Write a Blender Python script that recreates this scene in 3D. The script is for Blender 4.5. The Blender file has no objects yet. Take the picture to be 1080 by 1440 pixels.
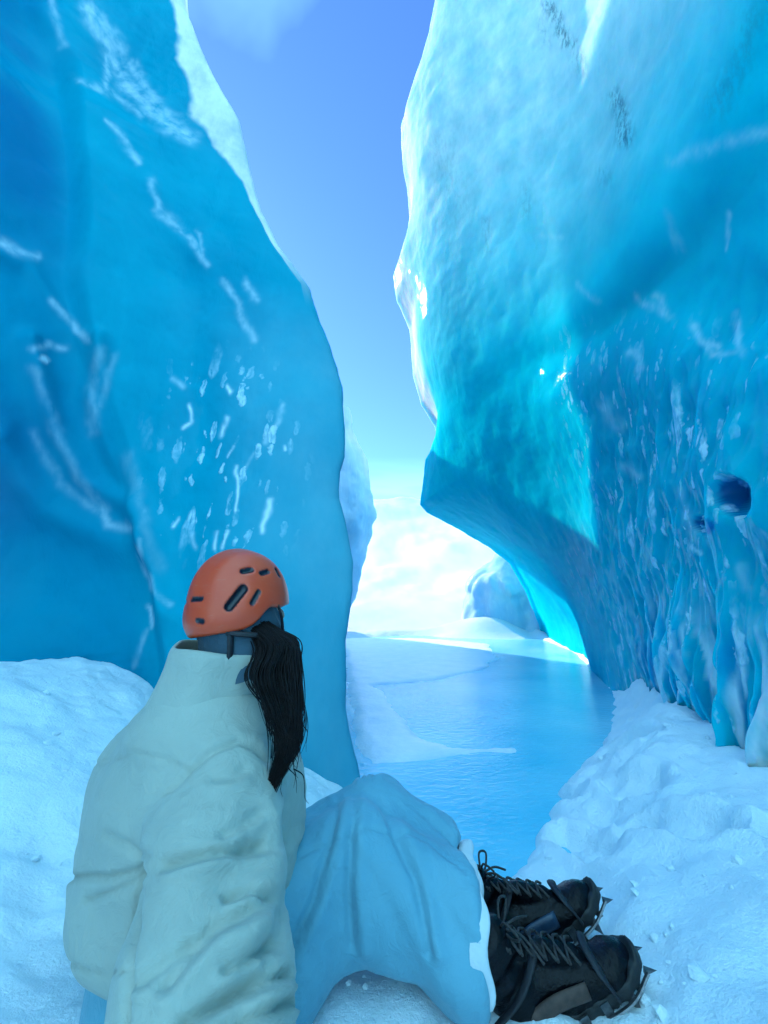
import bpy, bmesh, math, random
import numpy as np
from mathutils import Vector, Matrix

# ------------------------------------------------------------------ camera, world, sun, exposure
C = bpy.context.scene
R = math.radians
CAM_Z, PITCH, FOC = 0.95, R(11.3), 600.0          # focal length in pixels of a 1080 x 1440 frame
cam_d = bpy.data.cameras.new('camera')
cam = bpy.data.objects.new('camera', cam_d)
C.collection.objects.link(cam)
cam.location = (0, 0, CAM_Z)
cam.rotation_euler = (R(90) + PITCH, 0, 0)
cam_d.sensor_fit = 'VERTICAL'
cam_d.sensor_height = 36.0
cam_d.lens = 36.0 * FOC / 1440.0
cam_d.clip_start = 0.02
cam_d.clip_end = 2000
C.camera = cam

SUN_EL, SUN_AZ = R(33), R(-40)                    # azimuth from +Y (into the picture), negative = to the left
w = bpy.data.worlds.new('World')
C.world = w
w.use_nodes = True
wn = w.node_tree
bg = wn.nodes['Background']
sky = wn.nodes.new('ShaderNodeTexSky')
sky.sky_type = 'NISHITA'
sky.sun_disc = False
sky.sun_elevation = SUN_EL
sky.sun_rotation = SUN_AZ
sky.air_density = 1.0
sky.dust_density = 0.1
sky.ozone_density = 1.2
# bright cloud added out of view behind the camera as fill light
geo = wn.nodes.new('ShaderNodeTexCoord')
sep = wn.nodes.new('ShaderNodeSeparateXYZ')
wn.links.new(geo.outputs['Generated'], sep.inputs[0])
cn = wn.nodes.new('ShaderNodeTexNoise')
cn.inputs['Scale'].default_value = 2.2
cn.inputs['Detail'].default_value = 5
wn.links.new(geo.outputs['Generated'], cn.inputs['Vector'])
ca = wn.nodes.new('ShaderNodeMath'); ca.operation = 'MULTIPLY_ADD'
wn.links.new(cn.outputs['Fac'], ca.inputs[0]); ca.inputs[1].default_value = -0.5
wn.links.new(sep.outputs['Y'], ca.inputs[2])
cr = wn.nodes.new('ShaderNodeMapRange')
cr.inputs['From Min'].default_value = 0.22; cr.inputs['From Max'].default_value = -0.22
wn.links.new(ca.outputs[0], cr.inputs[0])
cm = wn.nodes.new('ShaderNodeMix'); cm.data_type = 'RGBA'
wn.links.new(cr.outputs[0], cm.inputs[0])
tint = wn.nodes.new('ShaderNodeMix'); tint.data_type = 'RGBA'; tint.blend_type = 'MULTIPLY'
tint.inputs[0].default_value = 1.0
tint.inputs[7].default_value = (0.30, 0.53, 1.15, 1)
wn.links.new(sky.outputs[0], tint.inputs[6])
wn.links.new(tint.outputs[2], cm.inputs[6])
cm.inputs[7].default_value = (2.3, 5.5, 7.8, 1)
# pale veil of far cloud low over the horizon
hz = wn.nodes.new('ShaderNodeMapRange')
hz.inputs['From Min'].default_value = 0.32; hz.inputs['From Max'].default_value = 0.20
wn.links.new(sep.outputs['Z'], hz.inputs[0])
hn = wn.nodes.new('ShaderNodeTexNoise'); hn.inputs['Scale'].default_value = 5; hn.inputs['Detail'].default_value = 5
hmap = wn.nodes.new('ShaderNodeMapping'); hmap.inputs['Scale'].default_value = (1, 1, 5)
wn.links.new(geo.outputs['Generated'], hmap.inputs[0]); wn.links.new(hmap.outputs[0], hn.inputs['Vector'])
hx = wn.nodes.new('ShaderNodeMath'); hx.operation = 'MULTIPLY'
wn.links.new(hz.outputs[0], hx.inputs[0])
hr = wn.nodes.new('ShaderNodeMapRange'); hr.inputs['From Min'].default_value = 0.2; hr.inputs['From Max'].default_value = 0.6
wn.links.new(hn.outputs['Fac'], hr.inputs[0]); wn.links.new(hr.outputs[0], hx.inputs[1])
hm_ = wn.nodes.new('ShaderNodeMix'); hm_.data_type = 'RGBA'
wn.links.new(hx.outputs[0], hm_.inputs[0])
wn.links.new(cm.outputs[2], hm_.inputs[6]); hm_.inputs[7].default_value = (1.9, 4.2, 5.2, 1)
wn.links.new(hm_.outputs[2], bg.inputs[0])
bg.inputs[1].default_value = 0.15
sun_d = bpy.data.lights.new('sun', 'SUN')
sun_d.energy = 2.5
sun_d.angle = R(0.5)
sun_d.color = (1.0, 0.97, 0.92)
sun = bpy.data.objects.new('sun', sun_d)
C.collection.objects.link(sun)
sdir = Vector((math.sin(SUN_AZ) * math.cos(SUN_EL), math.cos(SUN_AZ) * math.cos(SUN_EL), math.sin(SUN_EL)))
sun.rotation_euler = sdir.to_track_quat('Z', 'Y').to_euler()
sun.location = (-6, 4, 14)
C.view_settings.view_transform = 'Standard'
C.view_settings.look = 'None'
C.view_settings.gamma = 1.0
C.view_settings.use_curve_mapping = False
C.view_settings.exposure = 1.42
C.cycles.max_bounces = 8
C.cycles.diffuse_bounces = 5
C.cycles.adaptive_threshold = 0.03
C.cycles.caustics_reflective = False
C.cycles.caustics_refractive = False

# ------------------------------------------------------------------ helpers
CP, SP = math.cos(PITCH), math.sin(PITCH)

def at(px, py, Y):
    """a pixel of the photograph at distance Y ahead -> a point"""
    u, v = (px - 540) / FOC, (720 - py) / FOC
    y, z = CP - SP * v, SP + CP * v
    return (u / y * Y, Y, CAM_Z + z / y * Y)

def on_ground(px, py, z=0.0):
    u, v = (px - 540) / FOC, (720 - py) / FOC
    y, zz = CP - SP * v, SP + CP * v
    t = (z - CAM_Z) / zz
    return (u * t, y * t)

def proj(P):
    P = np.asarray(P, float)
    x, y, z = P[..., 0], P[..., 1], P[..., 2] - CAM_Z
    d = y * CP + z * SP
    h = -y * SP + z * CP
    d = np.where(np.abs(d) < 1e-6, 1e-6, d)
    return 540 + FOC * x / d, 720 - FOC * h / d, d

def sstep(a, b, x):
    t = np.clip((x - a) / (b - a), 0, 1)
    return t * t * (3 - 2 * t)

def _hash(ix, iy, iz, s):
    with np.errstate(over='ignore'):
        h = (ix.astype(np.int64) * 374761393 + iy.astype(np.int64) * 668265263 + iz.astype(np.int64) * 2147483647 + s * 1274126177)
        h = (h ^ (h >> 13)) * 1274126177
        h = h ^ (h >> 16)
    return (h & 0xffffff) / float(0xffffff)

def vnoise(P, s=0):
    """value noise -1..1 at points P (n,3)"""
    P = np.asarray(P, float)
    I = np.floor(P)
    f = P - I
    f = f * f * f * (f * (f * 6 - 15) + 10)
    I = I.astype(np.int64)
    out = np.zeros(len(P))
    for dx in (0, 1):
        for dy in (0, 1):
            for dz in (0, 1):
                wgt = (f[:, 0] if dx else 1 - f[:, 0]) * (f[:, 1] if dy else 1 - f[:, 1]) * (f[:, 2] if dz else 1 - f[:, 2])
                out += wgt * _hash(I[:, 0] + dx, I[:, 1] + dy, I[:, 2] + dz, s)
    return out * 2 - 1

def fbm(P, o=4, s=0):
    P = np.asarray(P, float)
    a, t, r = 1.0, 0.0, np.zeros(len(P))
    for k in range(o):
        r += a * vnoise(P * (2 ** k) + 17.3 * k, s + k)
        t += a
        a *= 0.5
    return r / t

def worley(P, s=0):
    """distance to the two nearest feature points"""
    P = np.asarray(P, float)
    I = np.floor(P).astype(np.int64)
    d1 = np.full(len(P), 9.0)
    d2 = np.full(len(P), 9.0)
    for dx in (-1, 0, 1):
        for dy in (-1, 0, 1):
            for dz in (-1, 0, 1):
                a, b, c = I[:, 0] + dx, I[:, 1] + dy, I[:, 2] + dz
                q = np.stack([a + _hash(a, b, c, s), b + _hash(a, b, c, s + 7), c + _hash(a, b, c, s + 13)], 1)
                d = np.linalg.norm(P - q, axis=1)
                m = d < d1
                d2 = np.where(m, d1, np.minimum(d2, d))
                d1 = np.where(m, d, d1)
    return d1, d2

def catmull(P, n):
    """P (k, ...) control rows -> (m, ...) through them; n = steps per span (int or list)"""
    P = np.asarray(P, float)
    k = len(P)
    out = []
    for i in range(k - 1):
        m = n[i] if isinstance(n, (list, tuple)) else n
        p0 = P[i - 1] if i > 0 else 2 * P[0] - P[1]
        p3 = P[i + 2] if i + 2 < k else 2 * P[-1] - P[-2]
        p1, p2 = P[i], P[i + 1]
        for j in range(m):
            t = j / m
            out.append(0.5 * ((2 * p1) + (p2 - p0) * t + (2 * p0 - 5 * p1 + 4 * p2 - p3) * t * t + (3 * p1 - p0 - 3 * p2 + p3) * t ** 3))
    out.append(P[-1])
    return np.array(out)

def mesh_np(name, V, F, mat, parent=None, smooth=True, attr=None):
    V = np.asarray(V, np.float64)
    F = np.asarray(F, np.int32)
    me = bpy.data.meshes.new(name)
    me.vertices.add(len(V))
    me.vertices.foreach_set('co', V.astype(np.float32).ravel())
    k = F.shape[1]
    me.loops.add(F.size)
    me.loops.foreach_set('vertex_index', F.ravel())
    me.polygons.add(len(F))
    me.polygons.foreach_set('loop_start', np.arange(0, F.size, k, dtype=np.int32))
    me.polygons.foreach_set('loop_total', np.full(len(F), k, np.int32))
    me.update(calc_edges=True)
    me.validate()
    if smooth:
        me.polygons.foreach_set('use_smooth', np.ones(len(me.polygons), bool))
    for nm, val in (attr or {}).items():
        a = me.attributes.new(nm, 'FLOAT', 'POINT')
        a.data.foreach_set('value', np.asarray(val, np.float32))
    me.materials.append(mat)
    o = bpy.data.objects.new(name, me)
    C.collection.objects.link(o)
    if parent is not None:
        o.parent = parent
    return o

def grid_faces(r, c, flip=False):
    i = np.arange(r * c).reshape(r, c)
    a, b, d, e = i[:-1, :-1].ravel(), i[:-1, 1:].ravel(), i[1:, 1:].ravel(), i[1:, :-1].ravel()
    return np.stack([a, e, d, b], 1) if flip else np.stack([a, b, d, e], 1)

def grid_normals(G):
    du = np.gradient(G, axis=1)
    dv = np.gradient(G, axis=0)
    n = np.cross(du, dv)
    return n / np.maximum(np.linalg.norm(n, axis=2, keepdims=True), 1e-9)

def tag(o, label=None, cat=None, group=None, kind=None):
    if label: o['label'] = label
    if cat: o['category'] = cat
    if group: o['group'] = group
    if kind: o['kind'] = kind
    return o

# ------------------------------------------------------------------ node materials
class NT:
    def __init__(s, name):
        s.m = bpy.data.materials.new(name)
        s.m.use_nodes = True
        s.t = s.m.node_tree
        s.b = s.t.nodes['Principled BSDF']
        s.out = s.t.nodes['Material Output']
    def n(s, typ, **kw):
        x = s.t.nodes.new(typ)
        for k, v in kw.items():
            if k.startswith('i_'):
                x.inputs[k[2:].replace('_', ' ')].default_value = v
            else:
                setattr(x, k, v)
        return x
    def l(s, a, b): s.t.links.new(a, b)
    def pos(s, scale=(1, 1, 1), rot=(0, 0, 0)):
        g = s.n('ShaderNodeTexCoord')
        mp = s.n('ShaderNodeMapping')
        mp.inputs['Scale'].default_value = scale
        mp.inputs['Rotation'].default_value = rot
        s.l(g.outputs['Object'], mp.inputs[0])
        return mp.outputs[0]
    def noise(s, vec, scale, detail=3, rough=0.5, dist=0.0):
        x = s.n('ShaderNodeTexNoise')
        s.l(vec, x.inputs['Vector'])
        x.inputs['Scale'].default_value = scale
        x.inputs['Detail'].default_value = detail
        x.inputs['Roughness'].default_value = rough
        x.inputs['Distortion'].default_value = dist
        return x.outputs['Fac']
    def ramp(s, fac, stops):
        x = s.n('ShaderNodeValToRGB')
        cr = x.color_ramp
        while len(cr.elements) < len(stops): cr.elements.new(0.5)
        for e, (p, c) in zip(cr.elements, stops):
            e.position = p
            e.color = (*c, 1) if len(c) == 3 else c
        s.l(fac, x.inputs[0])
        return x.outputs[0]
    def val(s, fac, a, b):
        x = s.n('ShaderNodeMapRange')
        x.inputs['From Min'].default_value = a
        x.inputs['From Max'].default_value = b
        s.l(fac, x.inputs[0])
        return x.outputs[0]
    def math(s, op, a, b=None):
        x = s.n('ShaderNodeMath', operation=op)
        for i, q in enumerate((a, b)):
            if q is None: continue
            if isinstance(q, (int, float)): x.inputs[i].default_value = q
            else: s.l(q, x.inputs[i])
        return x.outputs[0]
    def mix(s, fac, a, b):
        x = s.n('ShaderNodeMix', data_type='RGBA')
        for i, q in ((0, fac), (6, a), (7, b)):
            if isinstance(q, (int, float)): x.inputs[i].default_value = q
            elif isinstance(q, tuple): x.inputs[i].default_value = (*q, 1)
            else: s.l(q, x.inputs[i])
        return x.outputs[2]
    def bump(s, h, dist, strength=1.0, prev=None):
        x = s.n('ShaderNodeBump')
        x.inputs['Distance'].default_value = dist
        x.inputs['Strength'].default_value = strength
        s.l(h, x.inputs['Height'])
        if prev is not None: s.l(prev, x.inputs['Normal'])
        return x.outputs[0]
    def attr(s, name):
        return s.n('ShaderNodeAttribute', attribute_name=name).outputs['Fac']
    def set(s, **kw):
        for k, v in kw.items():
            k = k.replace('_', ' ')
            if isinstance(v, (int, float)): s.b.inputs[k].default_value = v
            elif isinstance(v, tuple): s.b.inputs[k].default_value = (*v, 1) if len(v) == 3 and 'Color' in k else v
            else: s.l(v, s.b.inputs[k])
        return s

def ice_material(name, deep, mid, pale, seed=0.0, spec=0.0, sss=0.0):
    """blue glacier ice: attributes 'firn_light' = white bubbly ice, also painted sunlight, glow and haze, 'glint' = where the scallops carry
    painted glints, 'vein_glint' = bubble bands with painted glints and sheen, 'darken' = darker blue, with shade painted in the cavity and drip gaps"""
    t = NT(name)
    p = t.pos()
    firn_light, glint, vein_glint, darken = (t.attr(k) for k in ('firn_light', 'glint', 'vein_glint', 'darken'))
    n1 = t.noise(p, 0.55, 4, 0.55, 0.5)
    n2 = t.noise(t.pos((1, 1, 0.4), (0, 0, seed)), 2.2, 6, 0.62, 1.2)
    base = t.mix(t.val(n1, 0.3, 0.72), deep, mid)
    base = t.mix(t.math('MULTIPLY', t.val(n2, 0.48, 0.85), 0.30), base, pale)
    base = t.mix(darken, base, (0.0004, 0.15, 0.31))
    # fine old cracks and bubble sheets, faint everywhere
    vn = t.n('ShaderNodeTexNoise')
    vn.noise_type = 'RIDGED_MULTIFRACTAL'
    t.l(t.pos((1, 1, 0.32), (0.2, 0.35, 0.3)), vn.inputs['Vector'])
    vn.inputs['Scale'].default_value = 1.3
    vn.inputs['Detail'].default_value = 5
    vn.inputs['Distortion'].default_value = 1.2
    cr = t.math('MULTIPLY', t.val(vn.outputs['Fac'], 0.95, 1.45), t.val(t.noise(p, 0.8, 3), 0.5, 0.66))
    base = t.mix(t.math('MULTIPLY', cr, 0.25), base, (0.30, 0.58, 0.74))
    # drop-shaped glints painted in place of reflections off the melt hollows
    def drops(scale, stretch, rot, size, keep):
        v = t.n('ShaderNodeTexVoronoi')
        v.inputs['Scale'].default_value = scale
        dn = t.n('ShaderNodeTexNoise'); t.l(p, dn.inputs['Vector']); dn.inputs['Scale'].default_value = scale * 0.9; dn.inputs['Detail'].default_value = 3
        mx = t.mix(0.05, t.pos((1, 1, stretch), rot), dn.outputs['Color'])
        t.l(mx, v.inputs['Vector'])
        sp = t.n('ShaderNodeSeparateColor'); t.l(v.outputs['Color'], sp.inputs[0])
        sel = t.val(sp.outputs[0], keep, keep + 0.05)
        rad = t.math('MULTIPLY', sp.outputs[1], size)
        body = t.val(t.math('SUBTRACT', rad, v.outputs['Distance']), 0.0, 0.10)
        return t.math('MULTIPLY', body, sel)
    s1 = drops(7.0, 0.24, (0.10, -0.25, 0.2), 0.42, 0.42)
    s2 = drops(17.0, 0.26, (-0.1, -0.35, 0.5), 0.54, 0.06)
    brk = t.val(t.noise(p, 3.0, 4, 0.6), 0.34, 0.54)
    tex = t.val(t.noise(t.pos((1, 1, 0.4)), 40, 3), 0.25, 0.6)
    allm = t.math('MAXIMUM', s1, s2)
    st = t.math('MULTIPLY', t.math('MULTIPLY', t.math('MULTIPLY', allm, tex), brk), glint)
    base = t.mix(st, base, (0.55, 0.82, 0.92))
    vb = t.math('MULTIPLY', vein_glint, t.val(t.noise(t.pos((1, 1, 0.5)), 12, 3, 0.5), 0.22, 0.62))
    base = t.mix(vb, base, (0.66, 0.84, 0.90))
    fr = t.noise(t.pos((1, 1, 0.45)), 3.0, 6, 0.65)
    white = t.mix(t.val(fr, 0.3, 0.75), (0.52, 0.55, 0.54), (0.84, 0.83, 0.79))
    f2 = t.math('ADD', firn_light, t.math('MULTIPLY', t.math('SUBTRACT', fr, 0.5), t.math('MULTIPLY', firn_light, 0.9)))
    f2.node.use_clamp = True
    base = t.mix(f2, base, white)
    base = t.mix(t.math('MULTIPLY', t.attr('dirt'), t.val(t.noise(t.pos((1, 1, 0.35)), 26, 5, 0.7), 0.42, 0.6)), base, (0.03, 0.10, 0.14))
    b = t.bump(t.noise(t.pos((1, 1, 0.35)), 7, 4, 0.55, 0.8), 0.02, 0.35)
    b = t.bump(st, 0.010, 0.8, b)
    b = t.bump(t.noise(p, 45, 3, 0.5), 0.003, 0.3, b)
    rough = t.math('ADD', 0.22, t.math('MULTIPLY', firn_light, 0.5))
    coat = t.math('ADD', 0.05, t.math('MULTIPLY', glint, 0.22))
    t.set(Base_Color=base, Roughness=rough, IOR=1.31, Normal=b, Specular_IOR_Level=spec, Coat_Weight=coat, Coat_Roughness=0.06, Coat_IOR=1.31, Coat_Normal=b,
          Subsurface_Weight=sss, Subsurface_Scale=1.0, Subsurface_Radius=(0.06, 0.40, 0.70))
    return t.m

def snow_material():
    t = NT('snow')
    p = t.pos()
    n = t.noise(p, 3.0, 5, 0.6)
    col = t.mix(t.val(n, 0.3, 0.7), (0.76, 0.88, 0.96), (0.86, 0.93, 0.97))
    col = t.mix(t.attr('far_dim'), col, t.mix(t.val(t.noise(t.pos((1, 0.3, 1)), 0.12, 5, 0.6), 0.35, 0.65), (0.36, 0.38, 0.44), (0.62, 0.63, 0.66)))  # sun glare on the far snow offset by a darker colour
    b = t.bump(t.noise(p, 16, 7, 0.68), 0.035, 0.55)
    b = t.bump(t.noise(p, 110, 5, 0.7), 0.008, 0.7, b)
    t.set(Base_Color=col, Roughness=0.65, Normal=b, Subsurface_Weight=0.12, Subsurface_Scale=1.0, Subsurface_Radius=(0.01, 0.02, 0.03))
    return t.m

def far_snow_material():
    t = NT('sunlit_snow')
    p = t.pos()
    n = t.noise(p, 0.15, 6, 0.6)
    col = t.mix(t.val(n, 0.3, 0.7), (0.80, 0.83, 0.86), (0.9, 0.9, 0.9))
    b = t.bump(t.noise(p, 0.4, 6, 0.6), 0.6, 0.6)
    t.set(Base_Color=col, Roughness=0.7, Normal=b)
    return t.m

def water_material():
    t = NT('meltwater')
    n1 = t.noise(t.pos((1, 1.6, 1)), 16, 4, 0.6, 0.4)
    b = t.bump(n1, 0.009, 0.6)
    c = t.mix(t.val(t.noise(t.pos(), 0.9, 3), 0.35, 0.7), (0.08, 0.54, 0.74), (0.34, 0.74, 0.88))
    t.set(Base_Color=c, Roughness=0.08, IOR=1.33, Normal=b)
    return t.m

M = {}
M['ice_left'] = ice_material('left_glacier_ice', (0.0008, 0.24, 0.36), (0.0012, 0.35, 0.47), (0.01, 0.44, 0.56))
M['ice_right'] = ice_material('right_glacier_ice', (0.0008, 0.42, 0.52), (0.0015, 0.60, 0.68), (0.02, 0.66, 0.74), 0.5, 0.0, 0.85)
M['ice_far'] = ice_material('far_glacier_ice', (0.20, 0.46, 0.72), (0.28, 0.54, 0.78), (0.4, 0.6, 0.8))  # paler colour painted in for distance haze
M['snow'] = snow_material()
M['far_snow'] = far_snow_material()
M['water'] = water_material()

# ------------------------------------------------------------------ the ice walls
def interp_rows(zs, key, vals):
    """vals (k, m) at heights key (k) -> smooth values at zs"""
    key = np.asarray(key, float)
    vals = np.asarray(vals, float)
    fine = catmull(np.concatenate([key[:, None], vals.reshape(len(key), -1)], 1), 12)
    o = np.stack([np.interp(zs, fine[:, 0], fine[:, 1 + i]) for i in range(fine.shape[1] - 1)], 1)
    return o.reshape((len(zs),) + vals.shape[1:])

def silhouette(zs, Ys, tab):
    """x of a wall's outer corner at heights zs and distances Ys, from its outline"""
    tab = np.array(tab, float)
    P = np.stack([np.zeros_like(zs), Ys, zs], 1)
    _, py, d = proj(P)
    px = np.interp(py, tab[:, 0], tab[:, 1])
    return (px - 540) / FOC * d

def wall(name, zs, cols, steps, mat, disp, attrs, flip):
    """cols (rows, k, 2) plan points per height -> displaced sheet that wraps round the corner and away"""
    g = catmull(np.swapaxes(cols, 0, 1), steps)          # (c, rows, 2)
    g = np.swapaxes(g, 0, 1)
    r, c = g.shape[:2]
    G = np.concatenate([g, np.repeat(zs[:, None, None], c, 1)], 2)
    u = np.concatenate([np.linspace(i, i + 1, s, endpoint=False) for i, s in enumerate(steps)] + [[len(steps)]])
    U = np.repeat(u[None, :], r, 0)
    N = grid_normals(G)
    if flip: N = -N
    d = disp(G.reshape(-1, 3), U.ravel()).reshape(r, c, 1)
    G2 = (G + N * d).reshape(-1, 3)
    return mesh_np(name, G2, grid_faces(r, c, flip), mat, attr={k: np.clip(v, 0, 1) for k, v in attrs(G2, U.ravel()).items()})

def seg_dist(px, py, line):
    """distance in photo pixels to a polyline"""
    d = np.full(px.shape, 1e9)
    for (ax_, ay), (bx, by) in zip(line[:-1], line[1:]):
        ex, ey = bx - ax_, by - ay
        t = np.clip(((px - ax_) * ex + (py - ay) * ey) / (ex * ex + ey * ey), 0, 1)
        d = np.minimum(d, np.hypot(px - ax_ - t * ex, py - ay - t * ey))
    return d

def strokes(P, U, lines, ulim):
    px, py, dd = proj(P)
    px = px + 9 * fbm(P * 6, 3, 91); py = py + 7 * fbm(P * 6 + 5, 3, 92)
    v = np.zeros(len(P))
    ok = (dd > 0.5) & ulim(U)
    for ln, wd, st in lines:
        soft = st < 0.78
        v = np.maximum(v, st * (0.62 if soft else 1.0) * np.exp(-(seg_dist(px, py, ln) / ((0.95 if soft else 0.55) * wd)) ** 2) * ok)
    return v

# left wall ---------------------------------------------------------
SIL_L = [(-700, 380), (-450, 335), (-250, 298), (-70, 258), (0, 255), (60, 275), (100, 292), (160, 325), (220, 342), (290, 360), (340, 385), (400, 428), (440, 440), (500, 462), (540, 475),
         (640, 479), (660, 472), (700, 470), (740, 480), (790, 490), (830, 490), (900, 480), (1000, 480), (1080, 496), (1400, 540)]
zl = np.concatenate([np.linspace(-0.4, 3.4, 250), np.linspace(3.4, 7.5, 200)[1:], np.linspace(7.5, 15.5, 100)[1:]])  # unseen top and far flank extended to keep sun off the right wall
kz = [-0.4, 0.5, 1.2, 2.2, 3.5, 5.0, 7.0, 15.6]
Yl = interp_rows(zl, kz, [[2.30], [2.40], [2.62], [2.86], [3.20], [3.50], [3.78], [4.4]])[:, 0]
base = np.array([  # plan of the face left of the corner, near to far
    [(-3.1, -2.5), (-2.9, -0.6), (-2.75, 1.1), (-2.25, 2.35), (-1.35, 2.50), (-0.70, 2.32)],
    [(-3.1, -2.5), (-2.9, -0.6), (-2.70, 1.1), (-2.15, 2.35), (-1.35, 2.52), (-0.70, 2.34)],
    [(-3.2, -2.5), (-3.0, -0.6), (-2.90, 1.2), (-2.40, 2.60), (-1.40, 2.72), (-0.85, 2.55)],
    [(-3.2, -2.5), (-3.0, -0.6), (-2.80, 1.2), (-2.30, 2.55), (-1.45, 2.86), (-1.00, 2.78)],
    [(-3.3, -2.5), (-3.1, -0.6), (-2.90, 1.2), (-2.40, 2.50), (-1.75, 3.02), (-1.35, 3.08)],
    [(-3.5, -2.5), (-3.3, -0.6), (-3.20, 1.2), (-2.80, 2.60), (-2.25, 3.20), (-1.90, 3.36)],
    [(-4.0, -2.5), (-3.9, -0.6), (-3.80, 1.3), (-3.50, 2.70), (-3.05, 3.36), (-2.75, 3.60)],
    [(-4.6, -2.5), (-4.4, -0.6), (-4.20, 1.4), (-3.90, 2.80), (-3.40, 3.60), (-3.05, 4.15)]])
bl = interp_rows(zl, kz, base)
xs = silhouette(zl, Yl, SIL_L)
S = np.stack([xs, Yl], 1)[:, None, :]
back = []
for ox, oy in ((-0.03, 0.30), (-0.16, 0.85), (-0.42, 2.1), (-0.85, 4.4), (-1.25, 6.4), (-3.8, 7.4)):
    lim = silhouette(zl, Yl + oy, SIL_L) - 0.05 - 0.03 * oy          # the far flank stays behind the corner
    back.append(np.stack([np.minimum(xs + ox, lim), Yl + oy], 1)[:, None, :])
colsL = np.concatenate([bl, S] + back, 1)

VEIN_GLINT_L = [([(122, 10), (150, 60), (180, 120), (230, 165), (268, 192)], 12, 0.75), ([(140, 25), (170, 70)], 9, 0.6), ([(150, 60), (150, 125), (110, 112)], 5, 0.6), ([(150, 125), (200, 165)], 5, 0.5), ([(185, 90), (225, 150), (262, 190)], 7, 0.6),  # bubble bands, plus crisp strokes painted as glints and soft ones as sheen
          ([(70, 0), (88, 62)], 5, 0.45), ([(148, 172), (180, 205), (195, 232)], 4, 0.7), ([(212, 255), (225, 300), (255, 320), (288, 370)], 5, 0.6), ([(280, 330), (285, 368)], 4, 0.5), ([(312, 395), (335, 425), (358, 475)], 5, 0.6), ([(345, 395), (358, 420)], 5, 0.6),
          ([(0, 340), (25, 355), (52, 362)], 6, 0.7), ([(75, 425), (105, 460), (120, 478)], 5, 0.6), ([(50, 490), (70, 485), (92, 492)], 5, 0.7), ([(60, 502), (66, 508)], 5, 0.9),
          ([(50, 520), (75, 600), (110, 670), (150, 718)], 8, 0.35), ([(48, 610), (85, 680), (140, 720)], 7, 0.3), ([(140, 490), (128, 560), (132, 610)], 8, 0.35), ([(160, 500), (140, 570)], 6, 0.3), ([(145, 718), (155, 738), (180, 742)], 6, 0.6),
          ([(195, 760), (215, 830), (240, 850)], 4, 0.6), ([(208, 852), (212, 880)], 6, 0.9), ([(205, 885), (190, 940)], 4, 0.5), ([(180, 640), (205, 740), (225, 800)], 8, 0.25),
          ([(265, 570), (272, 590), (258, 600)], 5, 1.0), ([(318, 545), (323, 552)], 5, 1.0), ([(306, 610), (314, 590)], 6, 1.0), ([(326, 720), (335, 655)], 4, 0.95), ([(345, 660), (360, 640)], 3, 0.6), ([(365, 750), (378, 705)], 6, 0.9), ([(245, 740), (252, 728)], 4, 0.8), ([(240, 535), (256, 545)], 4, 0.6),
          ([(375, 625), (398, 568)], 4, 0.6), ([(398, 628), (399, 632)], 4, 0.9), ([(300, 770), (302, 752)], 4, 0.8), ([(310, 770), (318, 750)], 4, 0.8), ([(322, 640), (330, 625)], 3, 0.8), ([(275, 770), (273, 755)], 3, 0.7)]
def disp_left(P, U):
    big = 0.14 * fbm(P * 0.5 + 3.1, 3, 1)
    Q = P * np.array([1, 1, 0.5])
    w1b, _ = worley(Q * np.array([4.5, 4.5, 2.6]) + 0.5 * fbm(P * 2, 2, 9)[:, None], 4)
    small = 0.035 * (np.clip(w1b, 0, 0.8) - 0.4) * sstep(0.2, 0.6, fbm(P * 0.8 + 9, 2, 7) + 0.35) * sstep(3.6, 1.8, P[:, 2])
    px, py, dd = proj(P)
    px = px + 14 * fbm(P * 1.2, 2, 14); py = py + 10 * fbm(P * 1.2, 2, 15)
    lens_ = sstep(0.8, 1.4, dd) * (U < 6)
    # the left part stands back behind a soft edge, and broad runnels sweep down across it
    edge = np.interp(py, [0, 100, 300, 480, 700, 760, 960], [60, 108, 116, 128, 185, 200, 215])
    step = -0.14 * sstep(12, -22, px - edge) * sstep(-100, 60, py)
    run = 0
    for ln, wd, h in (([(45, 480), (75, 600), (115, 680), (175, 725)], 18, 0.09), ([(0, 620), (60, 720), (150, 760), (200, 765)], 26, 0.09), ([(140, 490), (128, 560), (150, 640), (190, 740), (225, 860)], 18, 0.09),
                      ([(215, 255), (230, 310), (290, 372)], 12, 0.03), ([(110, 110), (200, 165), (270, 195)], 18, 0.04), ([(0, 345), (55, 365), (110, 470)], 14, 0.04)):
        run = run + h * np.exp(-(seg_dist(px, py, ln) / wd) ** 2)
    under = -0.16 * sstep(0.95, 0.35, P[:, 2]) * sstep(215, 120, px)
    e = sstep(5.0, 5.65, U) * sstep(9.0, 7.5, U)
    return (big + small + (step + run + under) * lens_ + 0.02 * fbm(P * 3, 4, 2)) * (1 - 0.97 * e) + 0.012 * fbm(P * 4, 3, 8)

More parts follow.
